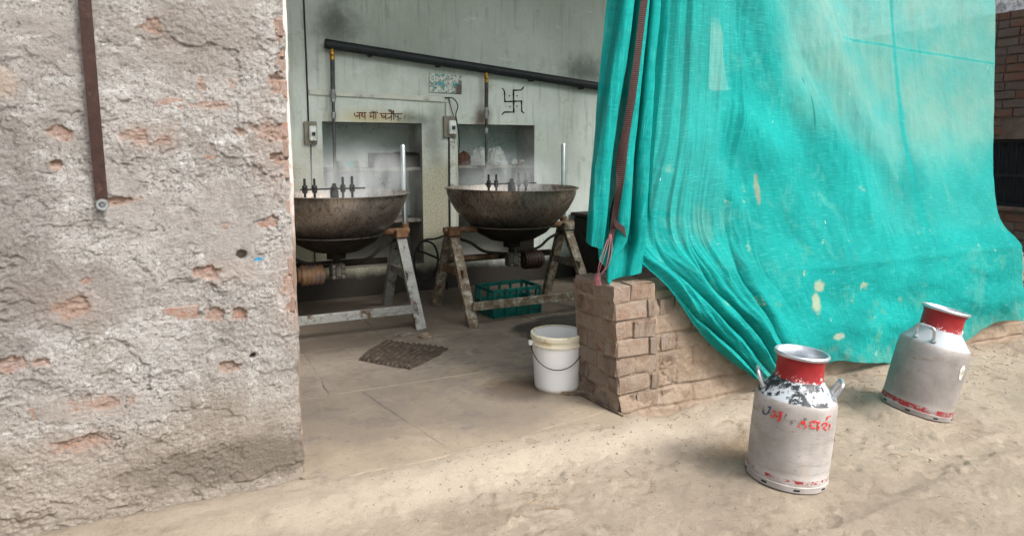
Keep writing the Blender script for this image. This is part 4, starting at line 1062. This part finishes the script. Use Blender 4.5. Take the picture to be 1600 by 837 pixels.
# ================================================================== BOILING PANS
def boiling_pan(cx, cy, zrim, label, front_y, back_y, mats, motor_side, apex_y, hw):
    t = empty('boiling_pan', (cx, cy, 0)); tag(t, label, 'boiling pan', 'boiling pans on stands')
    z0 = zrim
    prof = [(.0, .735), (.20, .742), (.33, .775), (.40, .815), (.47, .875), (.535, .955), (.58, 1.035), (.607, 1.10), (.616, 1.148), (.634, 1.150), (.636, 1.156), (.614, 1.158), (.600, 1.10), (.572, 1.035), (.525, .955), (.46, .88), (.39, .822), (.32, .785), (.2, .752), (0, .745)]
    mb = MB(); mb.lathe([(max(r, .0005), z + z0 - 1.156) for r, z in prof], 96)
    # hand-beaten, slightly out of round
    mb.v = [(x * (1 + .006 * math.sin(3 * math.atan2(y, x) + cx)), y, z + .004 * math.sin(2 * math.atan2(y, x) + 1)) for x, y, z in mb.v]
    mb.build('bowl', 'pan', t, True, 50)
    MB().lathe([(.0005, z0 - .105), (.56, z0 - .105)], 64).build('milk', 'milk', t, True)
    # ring and fire shroud under the bowl
    MB().lathe([(.385, z0 - .356), (.404, z0 - .356), (.406, z0 - .346), (.385, z0 - .344), (.385, z0 - .356)], 64).build('seat_ring', 'castgear', t, True, 40)
    MB().lathe([(.39, z0 - .352), (.33, z0 - .42), (.20, z0 - .49), (.08, z0 - .51), (.08, z0 - .56), (.0005, z0 - .56)], 40).build('burner_shell', 'soot', t, True, 40)
    # scraper: bar with pairs of bolts and a centre post
    ang = R(4)
    sb = MB().bar((-.28 * math.cos(ang), -.28 * math.sin(ang), z0 + .035), (.27 * math.cos(ang), .27 * math.sin(ang), z0 + .035), .014, .014, .002).build('scraper_bar', 'iron', t)
    for bx_, hh in ((-.245, .125), (-.165, .125), (.075, .135), (.155, .14)):
        x, y = bx_ * math.cos(ang), bx_ * math.sin(ang)
        b = MB(); b.tube([(x, y, z0 - .14), (x, y, z0 + hh)], .0105, 10); b.build('scraper_bolt', 'iron', t, True)
        MB().lathe([(.0005, -.03), (.018, -.03), (.023, -.02), (.023, -.006), (.014, -.002), (.014, .004), (.023, .008), (.023, .024), (.018, .034), (.0005, .034)], 6, (x, y, z0 + .035)).build('lock_nut', 'iron', sb)
    MB().box((.0, 0, z0 - .04), (.062, .062, .13), bev=.006).build('centre_post', 'iron', t)
    MB().lathe([(.0005, 0), (.032, 0), (.032, .02), (.018, .035), (.018, .052), (.0005, .06)], 8, (0, 0, z0 + .025)).build('centre_nut', 'iron', t)
    # A-frame stand
    az = .765
    for sx in (-1, 1):
        x = sx * hw
        m_ = mats[0] if sx < 0 else mats[1]
        for fy, nm in ((front_y - cy, 'leg'), (back_y - cy, 'leg')):
            lean_x = .02 * sx
            a = Vector((x + lean_x, fy, 0.0)); b = Vector((x, (apex_y - cy) + (-.05 if fy < 0 else .05), az - .03))
            d = (b - a).normalized()
            mb = MB()
            # channel section: web faces forward, two flanges
            mb.bar(a, b, .088, .010, .002, up=(0, 1, 0)); mb2 = mb
            for e in (-1, 1): mb2.bar(a + Vector((e * .039, .028, 0)), b + Vector((e * .039, .028, 0)), .009, .050, .002, up=(0, 1, 0))
            mb2.build(nm, m_, t)
        MB().bar((x - .02, front_y - cy + .22, .42), (x - .02, back_y - cy - .22, .42), .012, .07, .002).build('side_rail', 'rust' if sx < 0 else m_, t)
        pv = MB(); pv.box((x, apex_y - cy, az), (.115, .17, .075), bev=.01); pv.build('bearing_block', 'rust' if sx < 0 or mats[1] == 'frame' else m_, t)
        MB().tube([(x - sx * .26, apex_y - cy, az + .015), (x + sx * .085, apex_y - cy, az + .015)], .030, 16).build('pivot_shaft', 'rust', t, True)
    MB().bar((-hw - .0, front_y - cy + .075, .165), (hw, front_y - cy + .085, .165), .03, .072, .003).build('cross_rail', mats[2], t)
    MB().bar((-hw, back_y - cy - .10, .46), (hw, back_y - cy - .10, .46), .03, .06, .003).build('cross_rail', 'soot', t)
    # burner cradle, gas feed, gearbox and motor
    for e in (-1, 1):
        p = [(e * hw * .98, apex_y - cy, az - .05), (e * .42, apex_y - cy, az - .11), (e * .28, 0, az - .20), (e * .05, 0, az - .235)]
        MB().tube([tuple(q_) for q_ in catmull(np.array(p), 14, 0)], .014, 8).build('cradle_arm', 'soot', t, True)
    MB().tube([(0, 0, z0 - .55), (0, 0, .42)], .03, 12).build('drive_shaft', 'soot', t, True)
    gb = MB().box((0, -.02, .475), (.12, .11, .13), bev=.012).build('gearbox', 'castgear', t)
    for ix in (-1, 1):
        for iz in (-1, 0, 1):
            MB().lathe([(.0005, 0), (.015, 0), (.015, .012), (.0005, .014)], 8).build('bolt', 'castgear', gb).matrix_local = Matrix.Translation((ix * .04, -.075, .475 + iz * .045)) @ Matrix.Rotation(R(90), 4, 'X')
    MB().box((0, -.082, .475), (.05, .02, .085), bev=.006).build('cover_plate', 'castgear', gb)
    e = motor_side
    mo = MB(); mo.tube([(e * .10, 0, .455), (e * .115, 0, .455), (e * .12, 0, .455), (e * .30, 0, .455), (e * .305, 0, .455), (e * .33, 0, .455)], [.05, .05, .085, .085, .07, .06], 20)
    mo = mo.build('motor', 'motor' if e < 0 else 'motor_dark', t, True)
    for i in range(5):
        MB().tube([(e * (.14 + i * .035), 0, .455), (e * (.152 + i * .035), 0, .455)], .091, 20).build('cooling_fin', 'motor' if e < 0 else 'motor_dark', mo)
    MB().tube([(-hw, .12, .50), (-.1, .10, .49)], .022, 12).build('gas_feed', 'rust', t, True)
    # tilting lever, a bright steel tube
    lx, ly = (0.665, .17)
    lv = MB(); lv.tube([(lx, ly, .80), (lx - .006, ly, z0 + .40), (lx - .006, ly, z0 + .412)], [.0235, .0235, .016], 16); lv = lv.build('tilt_lever', 'steel', t, True)
    MB().tube([(lx, ly, .74), (lx, ly, .84)], [.036, .034], 12).build('lever_socket', 'rust', lv, True)
    MB().bar((lx, ly, .755), (hw * .95, apex_y - cy, .755), .05, .05, .004).build('lever_bracket', 'rust', t)
    return t
boiling_pan(-1.03, 2.74, 1.142, 'wide steel boiling pan on a pale painted stand, partly hidden by the plastered wall', 2.26, 3.30, ('frame', 'frame', 'frame'), -1, 2.78, .575)
boiling_pan(0.60, 2.65, 1.156, 'wide steel boiling pan on a rusty stand above the green crate', 2.12, 3.06, ('frame_worn', 'frame_worn', 'frame_worn'), 1, 2.66, .595)

# ================================================================== WALL FITTINGS
gp = empty('gas_pipe', (0.7, YB, 2.4)); tag(gp, 'thick black gas pipe sloping across the back wall with two valve drops', 'pipe')
bpy.context.view_layer.update()
PA, PB = Vector((-.878, YB - .075, 2.519)), Vector((2.75, YB - .075, 2.195))
def pz(x): return PA.z + (PB.z - PA.z) * (x - PA.x) / (PB.x - PA.x)
child(MB().tube([PA, PA + (PB - PA) * .002, PB], [.040, .047, .047], 20).build('main_pipe', 'blackpipe', None, True), gp)
for x in (-.45, .26, 1.35, 2.0):
    c = child(MB().tube([(x, YB - .002, pz(x) - .02), (x, YB - .05, pz(x) - .055), (x + .02, YB - .12, pz(x) - .058), (x + .01, YB - .13, pz(x) - .02)], .008, 8).build('hook', 'iron', None, True), gp)
for x, zv, zb, vend in ((-.81, 2.03, 1.02, 1.9), (.823, 1.90, 1.02, 1.80)):
    yy = YB - .075; zt = pz(x) - .04
    child(MB().lathe([(.0005, zt), (.02, zt), (.02, zt - .025), (.026, zt - .03), (.026, zt - .055), (.018, zt - .06), (.024, zt - .07), (.024, zt - .10), (.018, zt - .11), (.0005, zt - .11)][::-1], 12, (x, yy, 0)).build('brass_fitting', 'brass', None, True, 30), gp)
    child(MB().tube([(x, yy, zt - .10), (x - .004, yy, zv + .03)], .021, 14).build('drop_pipe', 'droppipe', None, True), gp)
    vb = MB(); vb.lathe([(.0005, -.06), (.024, -.06), (.024, -.03), (.030, -.025), (.030, .025), (.024, .03), (.024, .06), (.0005, .06)], 12, (x - .004, yy, zv)); vb = child(vb.build('valve', 'valve', None, True, 30), gp)
    lv = MB(); lv.tube([(x, yy - .035, zv), (x + .05, yy - .045, zv + .005), (x + .085, yy - .045, zv - .02), (x + .095, yy - .045, zv - .13)], .009, 8); lv = lv.build('valve_lever', 'iron', None, True); lv.parent = vb; lv.matrix_parent_inverse = gp.matrix_basis.inverted()
    child(MB().tube([(x - .004, yy, zv - .05), (x - .012, yy - .01, 1.3), (x - .03, yy - .05, zb)], .0155, 12).build('drop_pipe', 'droppipe', None, True), gp)
    child(MB().lathe([(.0005, -.03), (.022, -.03), (.026, 0), (.022, .03), (.0005, .03)], 10, (x - .006, yy, zv - .19)).build('coupling', 'valve', None, True), gp)
def switch(x0, x1, z0, z1, label):
    t = empty('switch_board', ((x0 + x1) / 2, YB, z0)); tag(t, label, 'switch', 'switch boards on the back wall')
    wd, hg = x1 - x0, z1 - z0
    MB().box((0, -.022, hg / 2), (wd, .04, hg), bev=.004).build('board', 'wood', t)
    MB().box((.015, -.062, hg * .48), (wd * .55, .045, hg * .66), bev=.010).build('switch_body', 'whiteplastic', t)
    s = MB().box((.018, -.088, hg * .46), (wd * .3, .012, hg * .22), bev=.002).build('rocker_frame', 'whiteplastic', t)
    for e in (-1, 1): MB().box((.018 + e * wd * .07, -.096, hg * .46), (wd * .11, .012, hg * .17), bev=.002).build('rocker', 'blackgrille', s)
    return t
switch(-1.092, -.972, 1.556, 1.778, 'small switch board on the back wall next to the left niche')
switch(.345, .485, 1.637, 1.857, 'small switch board on the back wall between the two niches')
bt = empty('cable_trunking', (0, YB, 2.0)); tag(bt, 'pale cable trunking and wires running across the back wall', 'trunking')
bpy.context.view_layer.update()
child(MB().bar((-1.03, YB - .012, 2.062), (.42, YB - .012, 2.030), .022, .05, .003).build('trunking_strip', 'batten'), bt)
child(MB().box((.402, YB - .013, 1.93), (.05, .024, .145), bev=.003).build('trunking_strip', 'batten'), bt)
child(MB().box((.445, YB - .012, .97), (.06, .022, 1.33), bev=.003).build('trunking_strip', 'batten'), bt)
child(MB().tube([(-1.052, YB - .01, 3.5), (-1.045, YB - .01, 2.4), (-1.045, YB - .012, 1.77)], .0075, 8).build('cable', 'cable', None, True), bt)
child(MB().tube([(-1.03, YB - .01, 1.56), (-1.035, YB - .01, 1.1), (-1.03, YB - .01, .3)], .006, 8).build('cable', 'cable', None, True), bt)
child(MB().tube([(.408, YB - .008, 1.64), (.405, YB - .008, .9), (.41, YB - .008, .28)], .007, 8).build('cable', 'cable', None, True), bt)
pth = catmull(np.array([(.36, YB - .03, 2.05), (.45, YB - .045, 2.045), (.50, YB - .05, 1.97), (.475, YB - .05, 1.88), (.49, YB - .05, 1.78), (.52, YB - .03, 1.6), (.525, YB + .02, 1.42)]), 40, 0)
child(MB().tube([tuple(p) for p in pth], .006, 8).build('cable', 'cable', None, True), bt)
pth = catmull(np.array([(.405, YB - .03, 2.04), (.425, YB - .04, 1.95), (.455, YB - .04, 1.86)]), 14, 0)
child(MB().tube([tuple(p) for p in pth], .005, 8).build('cable', 'cable', None, True), bt)
o = MB().box((.379, YB - .009, 2.198), (.362, .016, .192), Matrix.Rotation(R(1.2), 3, 'Y'), bev=.003).build('wall_plaque', 'plaque'); tag(o, 'small speckled white plaque with blue flecks under the black pipe', 'plaque')
# hose coil hanging in the dark under the pier
pth = catmull(np.array([(.40, 3.74, .62), (.22, 3.70, .57), (.06, 3.66, .56), (-.04, 3.64, .43), (-.03, 3.66, .26), (.06, 3.67, .14), (.17, 3.64, .20), (.20, 3.60, .38), (.14, 3.58, .53), (.03, 3.6, .56), (-.02, 3.6, .47), (.08, 3.62, .43), (.24, 3.6, .33), (.30, 3.62, .12), (.32, 3.66, .02)]), 140, 0)
o = MB().tube([tuple(p) for p in pth], .011, 8).build('hose', 'cable', None, True); tag(o, 'coiled black hose hanging low on the back wall between the pans', 'hose')
# dark stove block in the far corner
st = empty('stove', (2.45, 3.45, 0)); tag(st, 'low soot-black stove against the back wall beside the net', 'stove')
MB().box((0, 0, .37), (1.0, .62, .74), bev=.02).build('stove_body', 'stove', st)
MB().box((0, 0, .76), (1.06, .66, .04), bev=.01).build('stove_top', 'stove', st)
MB().tube([(-.36, -.1, .78), (-.36, -.1, .90)], [.035, .035], 14).build('burner_pipe', 'steel', st, True)

# ------------------------------------------------------------------ things on the niche shelves
def bundle(name, c, size, seed, mat, label, cat, folds=0.3):
    n1, n2 = 64, 36
    a = np.linspace(0, 2 * math.pi, n1)[:, None] * np.ones((1, n2)); b = np.linspace(-.02, math.pi / 2, n2)[None, :] * np.ones((n1, 1))
    r = 1 + folds * fbm(np.cos(a) * 1.6 + seed, np.sin(a) * 1.6 + b * 1.6, 4, seed, .65) + folds * .7 * np.abs(fbm(np.cos(a) * 3.5 + seed, np.sin(a) * 3.5 + b * 2.2, 3, seed + 3))
    r[-1] = r[0]
    P = np.stack([c[0] + size[0] * r * np.cos(b) ** .7 * np.cos(a), c[1] + size[1] * r * np.cos(b) ** .7 * np.sin(a), c[2] + size[2] * r * np.sin(np.maximum(b, 0))], -1)
    o = link(name, grid_mesh(name, P), MT[mat]); tag(o, label, cat); return o
bundle('plastic_sack', (.82, 3.98, 1.337), (.13, .10, .155), 4, 'sack', 'crumpled white plastic sack on the right niche shelf, left of its pair', 'sack')
bundle('plastic_sack', (1.04, 3.99, 1.337), (.12, .11, .17), 8, 'sack', 'crumpled white plastic sack on the right niche shelf, right of its pair', 'sack')
bundle('cloth_bundle', (.63, 3.95, 1.337), (.085, .08, .12), 12, 'brownthing', 'dark brown rag heap at the left end of the right niche shelf', 'rag', .4)
t = empty('pipe_joint', (1.24, 3.93, 1.337)); tag(t, 'grey ring shaped pipe joint lying on the right niche shelf', 'pipe joint')
MB().tube([(0, -.04, .038), (0, .05, .038)], [.038, .038], 16).build('ring', 'tin', t, True)
MB().tube([(.05, -.02, .03), (.13, -.01, .03)], [.03, .028], 12).build('spout', 'shelfstone', t, True)
t = empty('cardboard_tray', (-.145, 3.99, 1.324)); tag(t, 'dark open cardboard box on the left niche shelf', 'box')
for sx in (-1, 1): MB().box((sx * .24, 0, .075), (.010, .25, .15)).build('side_panel', 'darkbox', t)
for sy in (-1, 1): MB().box((0, sy * .12, .075), (.472, .010, .15)).build('end_panel', 'darkbox', t)
MB().box((0, 0, .006), (.46, .23, .012)).build('base_panel', 'darkbox', t)
MB().box((.09, -.145, .146), (.28, .07, .006), Matrix.Rotation(R(-18), 3, 'X')).build('flap', 'darkbox', t)
t = empty('flat_tin', (-.60, 3.98, 1.324)); tag(t, 'low grey tin with a teal label on the left niche shelf', 'tin')
MB().box((0, 0, .035), (.30, .18, .07), bev=.008).build('tin_body', 'tin', t)
MB().box((-.03, -.093, .04), (.085, .004, .055)).build('tin_label', 'tealtin', t)

# ------------------------------------------------------------------ strap on the plastered wall
s_ = empty('hanging_strap', (-2.48, -.03, 1.3)); tag(s_, 'brown webbing strap hanging from above on the plastered wall', 'strap')
bpy.context.view_layer.update()
nz = 80; z = np.linspace(3.3, 1.31, nz)[:, None] * np.ones((1, 7)); e = np.linspace(-.5, .5, 7)[None, :] * np.ones((nz, 1))
tw = .35 * np.sin(z * 2.0)
wdt = .043
xs = -2.484 + .006 * np.sin(z * 2.2) + e * wdt * np.cos(tw * .5); ys = -.032 - .012 * np.abs(np.sin(z * 1.3)) - e * wdt * np.sin(tw) * .5
front = np.stack([xs, ys, z], -1); back = np.stack([xs, ys + .004, z], -1)
ring = np.concatenate([front, back[:, ::-1], front[:, :1]], 1)
child(link('webbing', grid_mesh('webbing', ring, smooth=False, flip=True), MT['strap']), s_)
mb = MB(); seg = 16
mb.tube([(-2.480, .02, 1.292), (-2.480, -.030, 1.292)], .011, seg); child(mb.build('bolt', 'nut', None, True, 40), s_)
mb = MB(); mb.lathe([(.012, -.012), (.021, -.012), (.023, 0), (.021, .012), (.012, .012), (.012, -.012)], 20)
o = mb.build('nut', 'nut', None, True, 40); o.matrix_basis = Matrix.Translation((-2.480, -.048, 1.292)) @ Matrix.Rotation(R(90), 4, 'X'); bpy.context.view_layer.update(); child(o, s_)

# ================================================================== MILK CANS
def milk_can(P, tilt, spin, scale, mat, label, text=False):
    t = empty('milk_can', P); tag(t, label, 'milk can', 'milk cans on the dirt')
    ax = Matrix.Rotation(tilt, 4, CF)           # lean to the right
    t.matrix_basis = Matrix.Translation(P) @ ax @ Matrix.Rotation(spin, 4, 'Z') @ Matrix.Scale(scale, 4)
    prof = [(.0005, .012), (.150, .012), (.150, .0), (.174, .0), (.178, .004), (.179, .028), (.176, .031), (.177, .057), (.175, .062), (.1755, .09), (.176, .12), (.176, .15), (.1762, .18), (.1764, .21), (.1765, .24), (.1765, .27), (.1764, .30), (.1762, .33), (.1755, .352), (.174, .372), (.168, .388), (.155, .402), (.132, .432), (.112, .458), (.104, .470), (.101, .478), (.101, .545), (.105, .562), (.113, .570), (.1165, .576), (.1155, .583), (.110, .585)]
    cb = MB().lathe(prof, 96); sd_ = spin * 3
    for q_, (x, y, z) in enumerate(cb.v):
        if .05 < z < .39 and math.hypot(x, y) > .15:
            a_ = math.atan2(y, x)
            d_ = .0022 * float(fbm(np.array([math.cos(a_) * 2.2 + sd_]), np.array([math.sin(a_) * 2.2 + z * 9]), 3, 501)[0]) - .006 * max(0, 1 - ((a_ + 1.0) ** 2 / .12 + (z - .2) ** 2 / .004)) - .005 * max(0, 1 - ((a_ + 2.2) ** 2 / .06 + (z - .3) ** 2 / .002))
            k_ = 1 + d_ / math.hypot(x, y); cb.v[q_] = (x * k_, y * k_, z)
    cb.build('body', mat, t, True, 38)
    MB().lathe([(.110, .584), (.105, .580), (.097, .56), (.096, .478), (.107, .455), (.15, .400), (.168, .37), (.168, .10), (.0005, .10)], 72).build('inner_wall', 'aluminium', t, True, 38)
    MB().lathe([(.1155, .571), (.1185, .576), (.1185, .582), (.114, .5875), (.108, .5865), (.105, .581)], 72).build('mouth_rim', 'aluminium', t, True)
    for s in (-1, 1):
        h = [(.145 * s, -.045, .412), (.160 * s, -.046, .440), (.172 * s, -.044, .468), (.176 * s, -.030, .478), (.177 * s, 0, .480), (.176 * s, .030, .478), (.172 * s, .044, .468), (.160 * s, .046, .440), (.145 * s, .045, .412)]
        hh = catmull(np.array(h), 36, 0)
        ho = MB().tube([tuple(p) for p in hh], .0085, 10).build('handle', 'aluminium', t, True)
        for e in (-1, 1): MB().lathe([(.0005, .008), (.012, .006), (.013, 0), (.013, -.008)], 10, (.146 * s, .0455 * e, .412)).build('handle_lug', 'aluminium', ho, True)
    for k in range(8):
        a = k * math.pi / 4 + .2
        o = MB().box((0, 0, 0), (.026, .004, .009), bev=.0015).build('drain_slot', 'blackgrille', t)
        o.matrix_local = Matrix.Translation((.1785 * math.cos(a), .1785 * math.sin(a), .0155)) @ Matrix.Rotation(a + math.pi / 2, 4, 'Z')
    return t
def face_spin(P):           # spin that turns local -y to the camera
    d = CAMP - P; return math.atan2(d.y, d.x) + math.pi / 2
c1 = milk_can(CAN1, T1, face_spin(CAN1) + R(4), 1.03, 'can_a', 'milk can with faded red and blue lettering and black paint on its shoulder')
c2 = milk_can(CAN2, T2, face_spin(CAN2) + R(66), 1.05, 'can_b', 'leaning plain grey milk can with red neck and red base band')
# faded lettering round the first can
def canmap(x, y):
    u_ = (x - 515) / 490.0
    th = math.asin(max(-.98, min(.98, u_)))
    yf = y + 165 * (1 - math.cos(th)) - 0.075 * (x - 515)
    z_l = .318 - (yf - 265) * .000425
    rr = .1795
    return Vector((rr * math.sin(th), -rr * math.cos(th), z_l))
J = [[(186, 124), (214, 126), .8], [(210, 126), (200, 180), (178, 206), (150, 200), (137, 176), (142, 160)]]
Mm = [[(222, 214), (246, 234), (270, 205), (244, 168)], [(270, 200), (296, 232)], [(300, 172), (346, 176)], [(330, 176), (318, 262), 2.0], [(240, 160), (262, 172), .8]]
Yy = [[(540, 286), (536, 304), (560, 308)], [(560, 252), (600, 236), (572, 264), (602, 276), (622, 298), (602, 312)], [(560, 262), (600, 262), 1.3], [(658, 242), (700, 226), (702, 254), (660, 270), (668, 298), (722, 300)], [(748, 222), (756, 312), 1.7], [(700, 232), (752, 226)],
      [(796, 262), (808, 236), (850, 230), (852, 258), (812, 282), (852, 306)], [(888, 236), (892, 292), .9], [(838, 204), (848, 168), (880, 150), .8]]
Dk = [[(388, 186), (376, 226)], [(366, 266), (362, 274), 1.1], [(490, 242), (452, 246), (442, 262), (470, 268), (444, 284), (466, 300), .7], [(560, 214), (612, 212), .9], [(572, 228), (610, 226), .8]]
for gl, wd_, mt_ in ((J, 15, 'paint_blue'), (Mm, 14, 'paint_red'), (Yy[:3], 14, 'paint_red'), (Yy[3:6], 14, 'paint_red'), (Yy[6:], 14, 'paint_red'), (Dk[:2], 10, 'paint_dark'), (Dk[2:3], 10, 'paint_dark'), (Dk[3:], 10, 'paint_dark')):
    strokes(gl, canmap, wd_).build('painted_letter', mt_, c1)
# pale paper patch on the second can
def patchmap(x, y):
    th = (x - 50) * .0035; return Vector((.179 * math.sin(th), -.179 * math.cos(th), .285 + y * .001))
mb = MB(); P_ = [(50 + 28 * math.cos(a) * (1 + .12 * math.sin(3 * a)), 42 * math.sin(a) * (1 + .1 * math.cos(2 * a + 1))) for a in np.linspace(0, 2 * math.pi, 28)[:-1]]
spin_off = R(-10)
def rz(v_): return Vector((v_.x * math.cos(spin_off) - v_.y * math.sin(spin_off), v_.x * math.sin(spin_off) + v_.y * math.cos(spin_off), v_.z))
rings = [[rz(patchmap(50 + (x - 50) * k, y * k)) for x, y in P_] for k in (1, .75, .5, .25)]
V = [p for r_ in rings for p in r_] + [rz(patchmap(50, 0))]; m_ = len(P_); F = []
for q_ in range(3):
    for k in range(m_): F.append((q_ * m_ + k, q_ * m_ + (k + 1) % m_, (q_ + 1) * m_ + (k + 1) % m_, (q_ + 1) * m_ + k))
for k in range(m_): F.append((3 * m_ + k, 3 * m_ + (k + 1) % m_, 4 * m_))
mb.add(V, F); mb.build('paint_patch', 'whiteplastic', c2)

# ================================================================== BUCKET, MAT, CRATE, SMALL THINGS
b = empty('bucket', (-.10, .55, 0)); tag(b, 'white plastic bucket with a wire handle beside the brick pillar', 'bucket')
MB().lathe([(.0005, .006), (.128, .006), (.136, 0), (.142, .008), (.144, .02), (.160, .30), (.1605, .352), (.156, .352), (.1555, .30), (.138, .02), (.0005, .018)], 64).build('body', 'bucket', b, True, 40)
MB().lathe([(.160, .285), (.168, .287), (.170, .292), (.170, .300), (.162, .303), (.162, .325), (.169, .327), (.171, .332), (.171, .355), (.167, .361), (.157, .361), (.156, .355)], 64).build('rim_band', 'bucket_rim', b, True, 30)
hd = math.atan2((CAMP - Vector((-.1, .55, 0))).y, (CAMP - Vector((-.1, .55, 0))).x)
pth = []
for k in range(25):
    a = hd - R(72) + R(150) * k / 24 - R(3); s = k / 24
    pth.append((.174 * math.cos(a), .174 * math.sin(a), .298 - .135 * math.sin(math.pi * s) ** .8))
MB().tube(pth, .0028, 8).build('wire_handle', 'iron', b, True)
for q_ in (pth[0], pth[-1]):
    MB().box((q_[0] * .985, q_[1] * .985, .298), (.03, .03, .03), Matrix.Rotation(math.atan2(q_[1], q_[0]), 3, 'Z'), bev=.004).build('handle_lug', 'bucket', b)
# ribbed mat
mt = empty('floor_mat', (-.80, 1.65, .004)); tag(mt, 'small ribbed brown mat lying on the stone floor before the pans', 'mat')
c4 = [Vector((-1.118, 1.644, 0)), Vector((-.794, 2.04, 0)), Vector((-.436, 1.631, 0)), Vector((-.852, 1.275, 0))]
na, nb = 150, 40
A, B = np.meshgrid(np.linspace(0, 1, na), np.linspace(0, 1, nb), indexing='ij')
q0, q1, q2, q3 = (np.array(p) for p in c4)
Pm = (q0[None, None] * ((1 - A) * (1 - B))[..., None] + q1[None, None] * ((1 - A) * B)[..., None] + q2[None, None] * (A * B)[..., None] + q3[None, None] * (A * (1 - B))[..., None])
bulge = .03 * np.sin(math.pi * B) * (A - .5) * 2
Pm[..., 0] += bulge * .6; Pm[..., 1] -= bulge * .5
edge_ = np.minimum(np.minimum(A, 1 - A) * 3, np.minimum(B, 1 - B) * 3)
Pm[..., 2] = .004 + (.008 + .012 * (0.5 + .5 * np.cos(2 * math.pi * A * 11))) * sstep(0, .06, edge_) + .006 * fbm(A * 3, B * 3, 3, 7) * sstep(0, .1, edge_)
Pm[..., 0] += .008 * fbm(A * 6, B * 6, 2, 8); Pm[..., 1] += .008 * fbm(A * 6 + 4, B * 6, 2, 9)
Pm -= np.array((-.80, 1.65, .004))[None, None]
link('ribbed_top', grid_mesh('ribbed_top', Pm), MT['mat'], mt)
# crate
cr = empty('crate', (.50, 2.52, 0), (0, 0, R(3))); tag(cr, 'turquoise green plastic crate on the floor under the rusty pan stand', 'crate')
Wd, Dp, Hh = .50, .34, .24
MB().box((0, 0, .012), (Wd - .01, Dp - .01, .02)).build('base', 'crate', cr)
for sy in (-1, 1):
    y = sy * (Dp / 2)
    for z0_, z1_ in ((.0, .13), (.225, .26)): MB().box((0, y, (z0_ + z1_) / 2), (Wd, .014, z1_ - z0_), bev=.003).build('side_band', 'crate', cr)
    for x in (-.243, -.12, .0, .12, .243): MB().box((x, y - sy * -.004, .13), (.022, .024, .262), bev=.003).build('side_post', 'crate', cr)
for sx in (-1, 1):
    x = sx * (Wd / 2)
    for z0_, z1_ in ((.0, .13), (.225, .26)): MB().box((x, 0, (z0_ + z1_) / 2 + .001), (.014, Dp - .02, z1_ - z0_), bev=.003).build('side_band', 'crate', cr)
    for y in (-.09, .09): MB().box((x, y, .13), (.022, .022, .255), bev=.003).build('side_post', 'crate', cr)
# added dark strip in place of the groove at the pillar foot
o = MB().add([(-.14, .42, .004), (-.03, .34, .004), (-.018, .03, .003), (.0, -.045, -.004), (-.015, -.05, -.004), (-.034, .04, .004), (-.06, .33, .004), (-.15, .40, .004)], [(0, 1, 6, 7), (1, 2, 5, 6), (2, 3, 4, 5)])
me = o.mesh('groove_strip'); o = link('groove_strip', me, MT['groove']); sm = o.modifiers.new('s', 'SOLIDIFY'); sm.thickness = .012; tag(o, 'thin dark strip in place of a groove along the foot of the brick pillar', 'strip')
# scraps on the floor
rnd = random.Random(77)
for (x, y, sz, lab) in ((-.62, 2.12, .035, 'pale scrap of wire beside the foot of the painted pan stand'), (-1.28, 1.1, .02, None)):
    if lab is None: continue
    pts = catmull(np.array([(x - .09, y, .012), (x - .05, y + .03, .02), (x - .03, y - .03, .012), (x + .02, y + .02, .016), (x + .08, y - .01, .012)]), 30, 0)
    o = MB().tube([tuple(p) for p in pts], .005, 6).build('wire_scrap', 'valve', None, True); tag(o, lab, 'scrap')
bundle('brick_crumb', (-.48, 2.02, .0), (.05, .035, .03), 31, 'mud', 'clod of brown rubble by the foot of the painted pan stand', 'rubble', .5)

# ================================================================== STEAM over the pans
def steam(c, size, dens, label):
    mb = MB(); n1, n2 = 24, 14
    for i in range(n2 + 1):
        for k in range(n1):
            a = 2 * math.pi * k / n1; b_ = math.pi * i / n2
            mb.v.append((size[0] * math.sin(b_) * math.cos(a), size[1] * math.sin(b_) * math.sin(a), -size[2] * math.cos(b_)))
    for i in range(n2):
        for k in range(n1): mb.f.append((i * n1 + k, i * n1 + (k + 1) % n1, (i + 1) * n1 + (k + 1) % n1, (i + 1) * n1 + k))
    n = NT('steam'); n.t.nodes.remove(n.b)
    v = n.obj()
    vv_ = n.mapv(v, tuple(1 / s for s in size))
    l = n.node('ShaderNodeVectorMath', operation='LENGTH'); n.link(vv_, l.inputs[0])
    fall = n.rng(l.outputs['Value'], 1.0, 0.0)
    nz_ = n.rng(n.noise(4.5, n.mapv(v, (1, 1, .6)), 3, .55, .6), .38, .72)
    pv = n.node('ShaderNodeVolumePrincipled'); pv.inputs['Color'].default_value = (.93, .95, .97, 1)
    n.link(n.math('MULTIPLY', n.math('MULTIPLY', fall, nz_), dens), pv.inputs['Density'])
    n.link(pv.outputs[0], n.out.inputs['Volume'])
    o = link('steam', mb.mesh('steam', True), n.m); o.location = c
    tag(o, label, 'steam', kind='stuff')
steam((-.80, 2.95, 1.22), (.66, .46, .46), 7.0, 'pale steam rising over the pan by the plastered wall')
steam((.60, 2.75, 1.20), (.60, .46, .36), 4.2, 'thin steam rising over the pan beside the net')
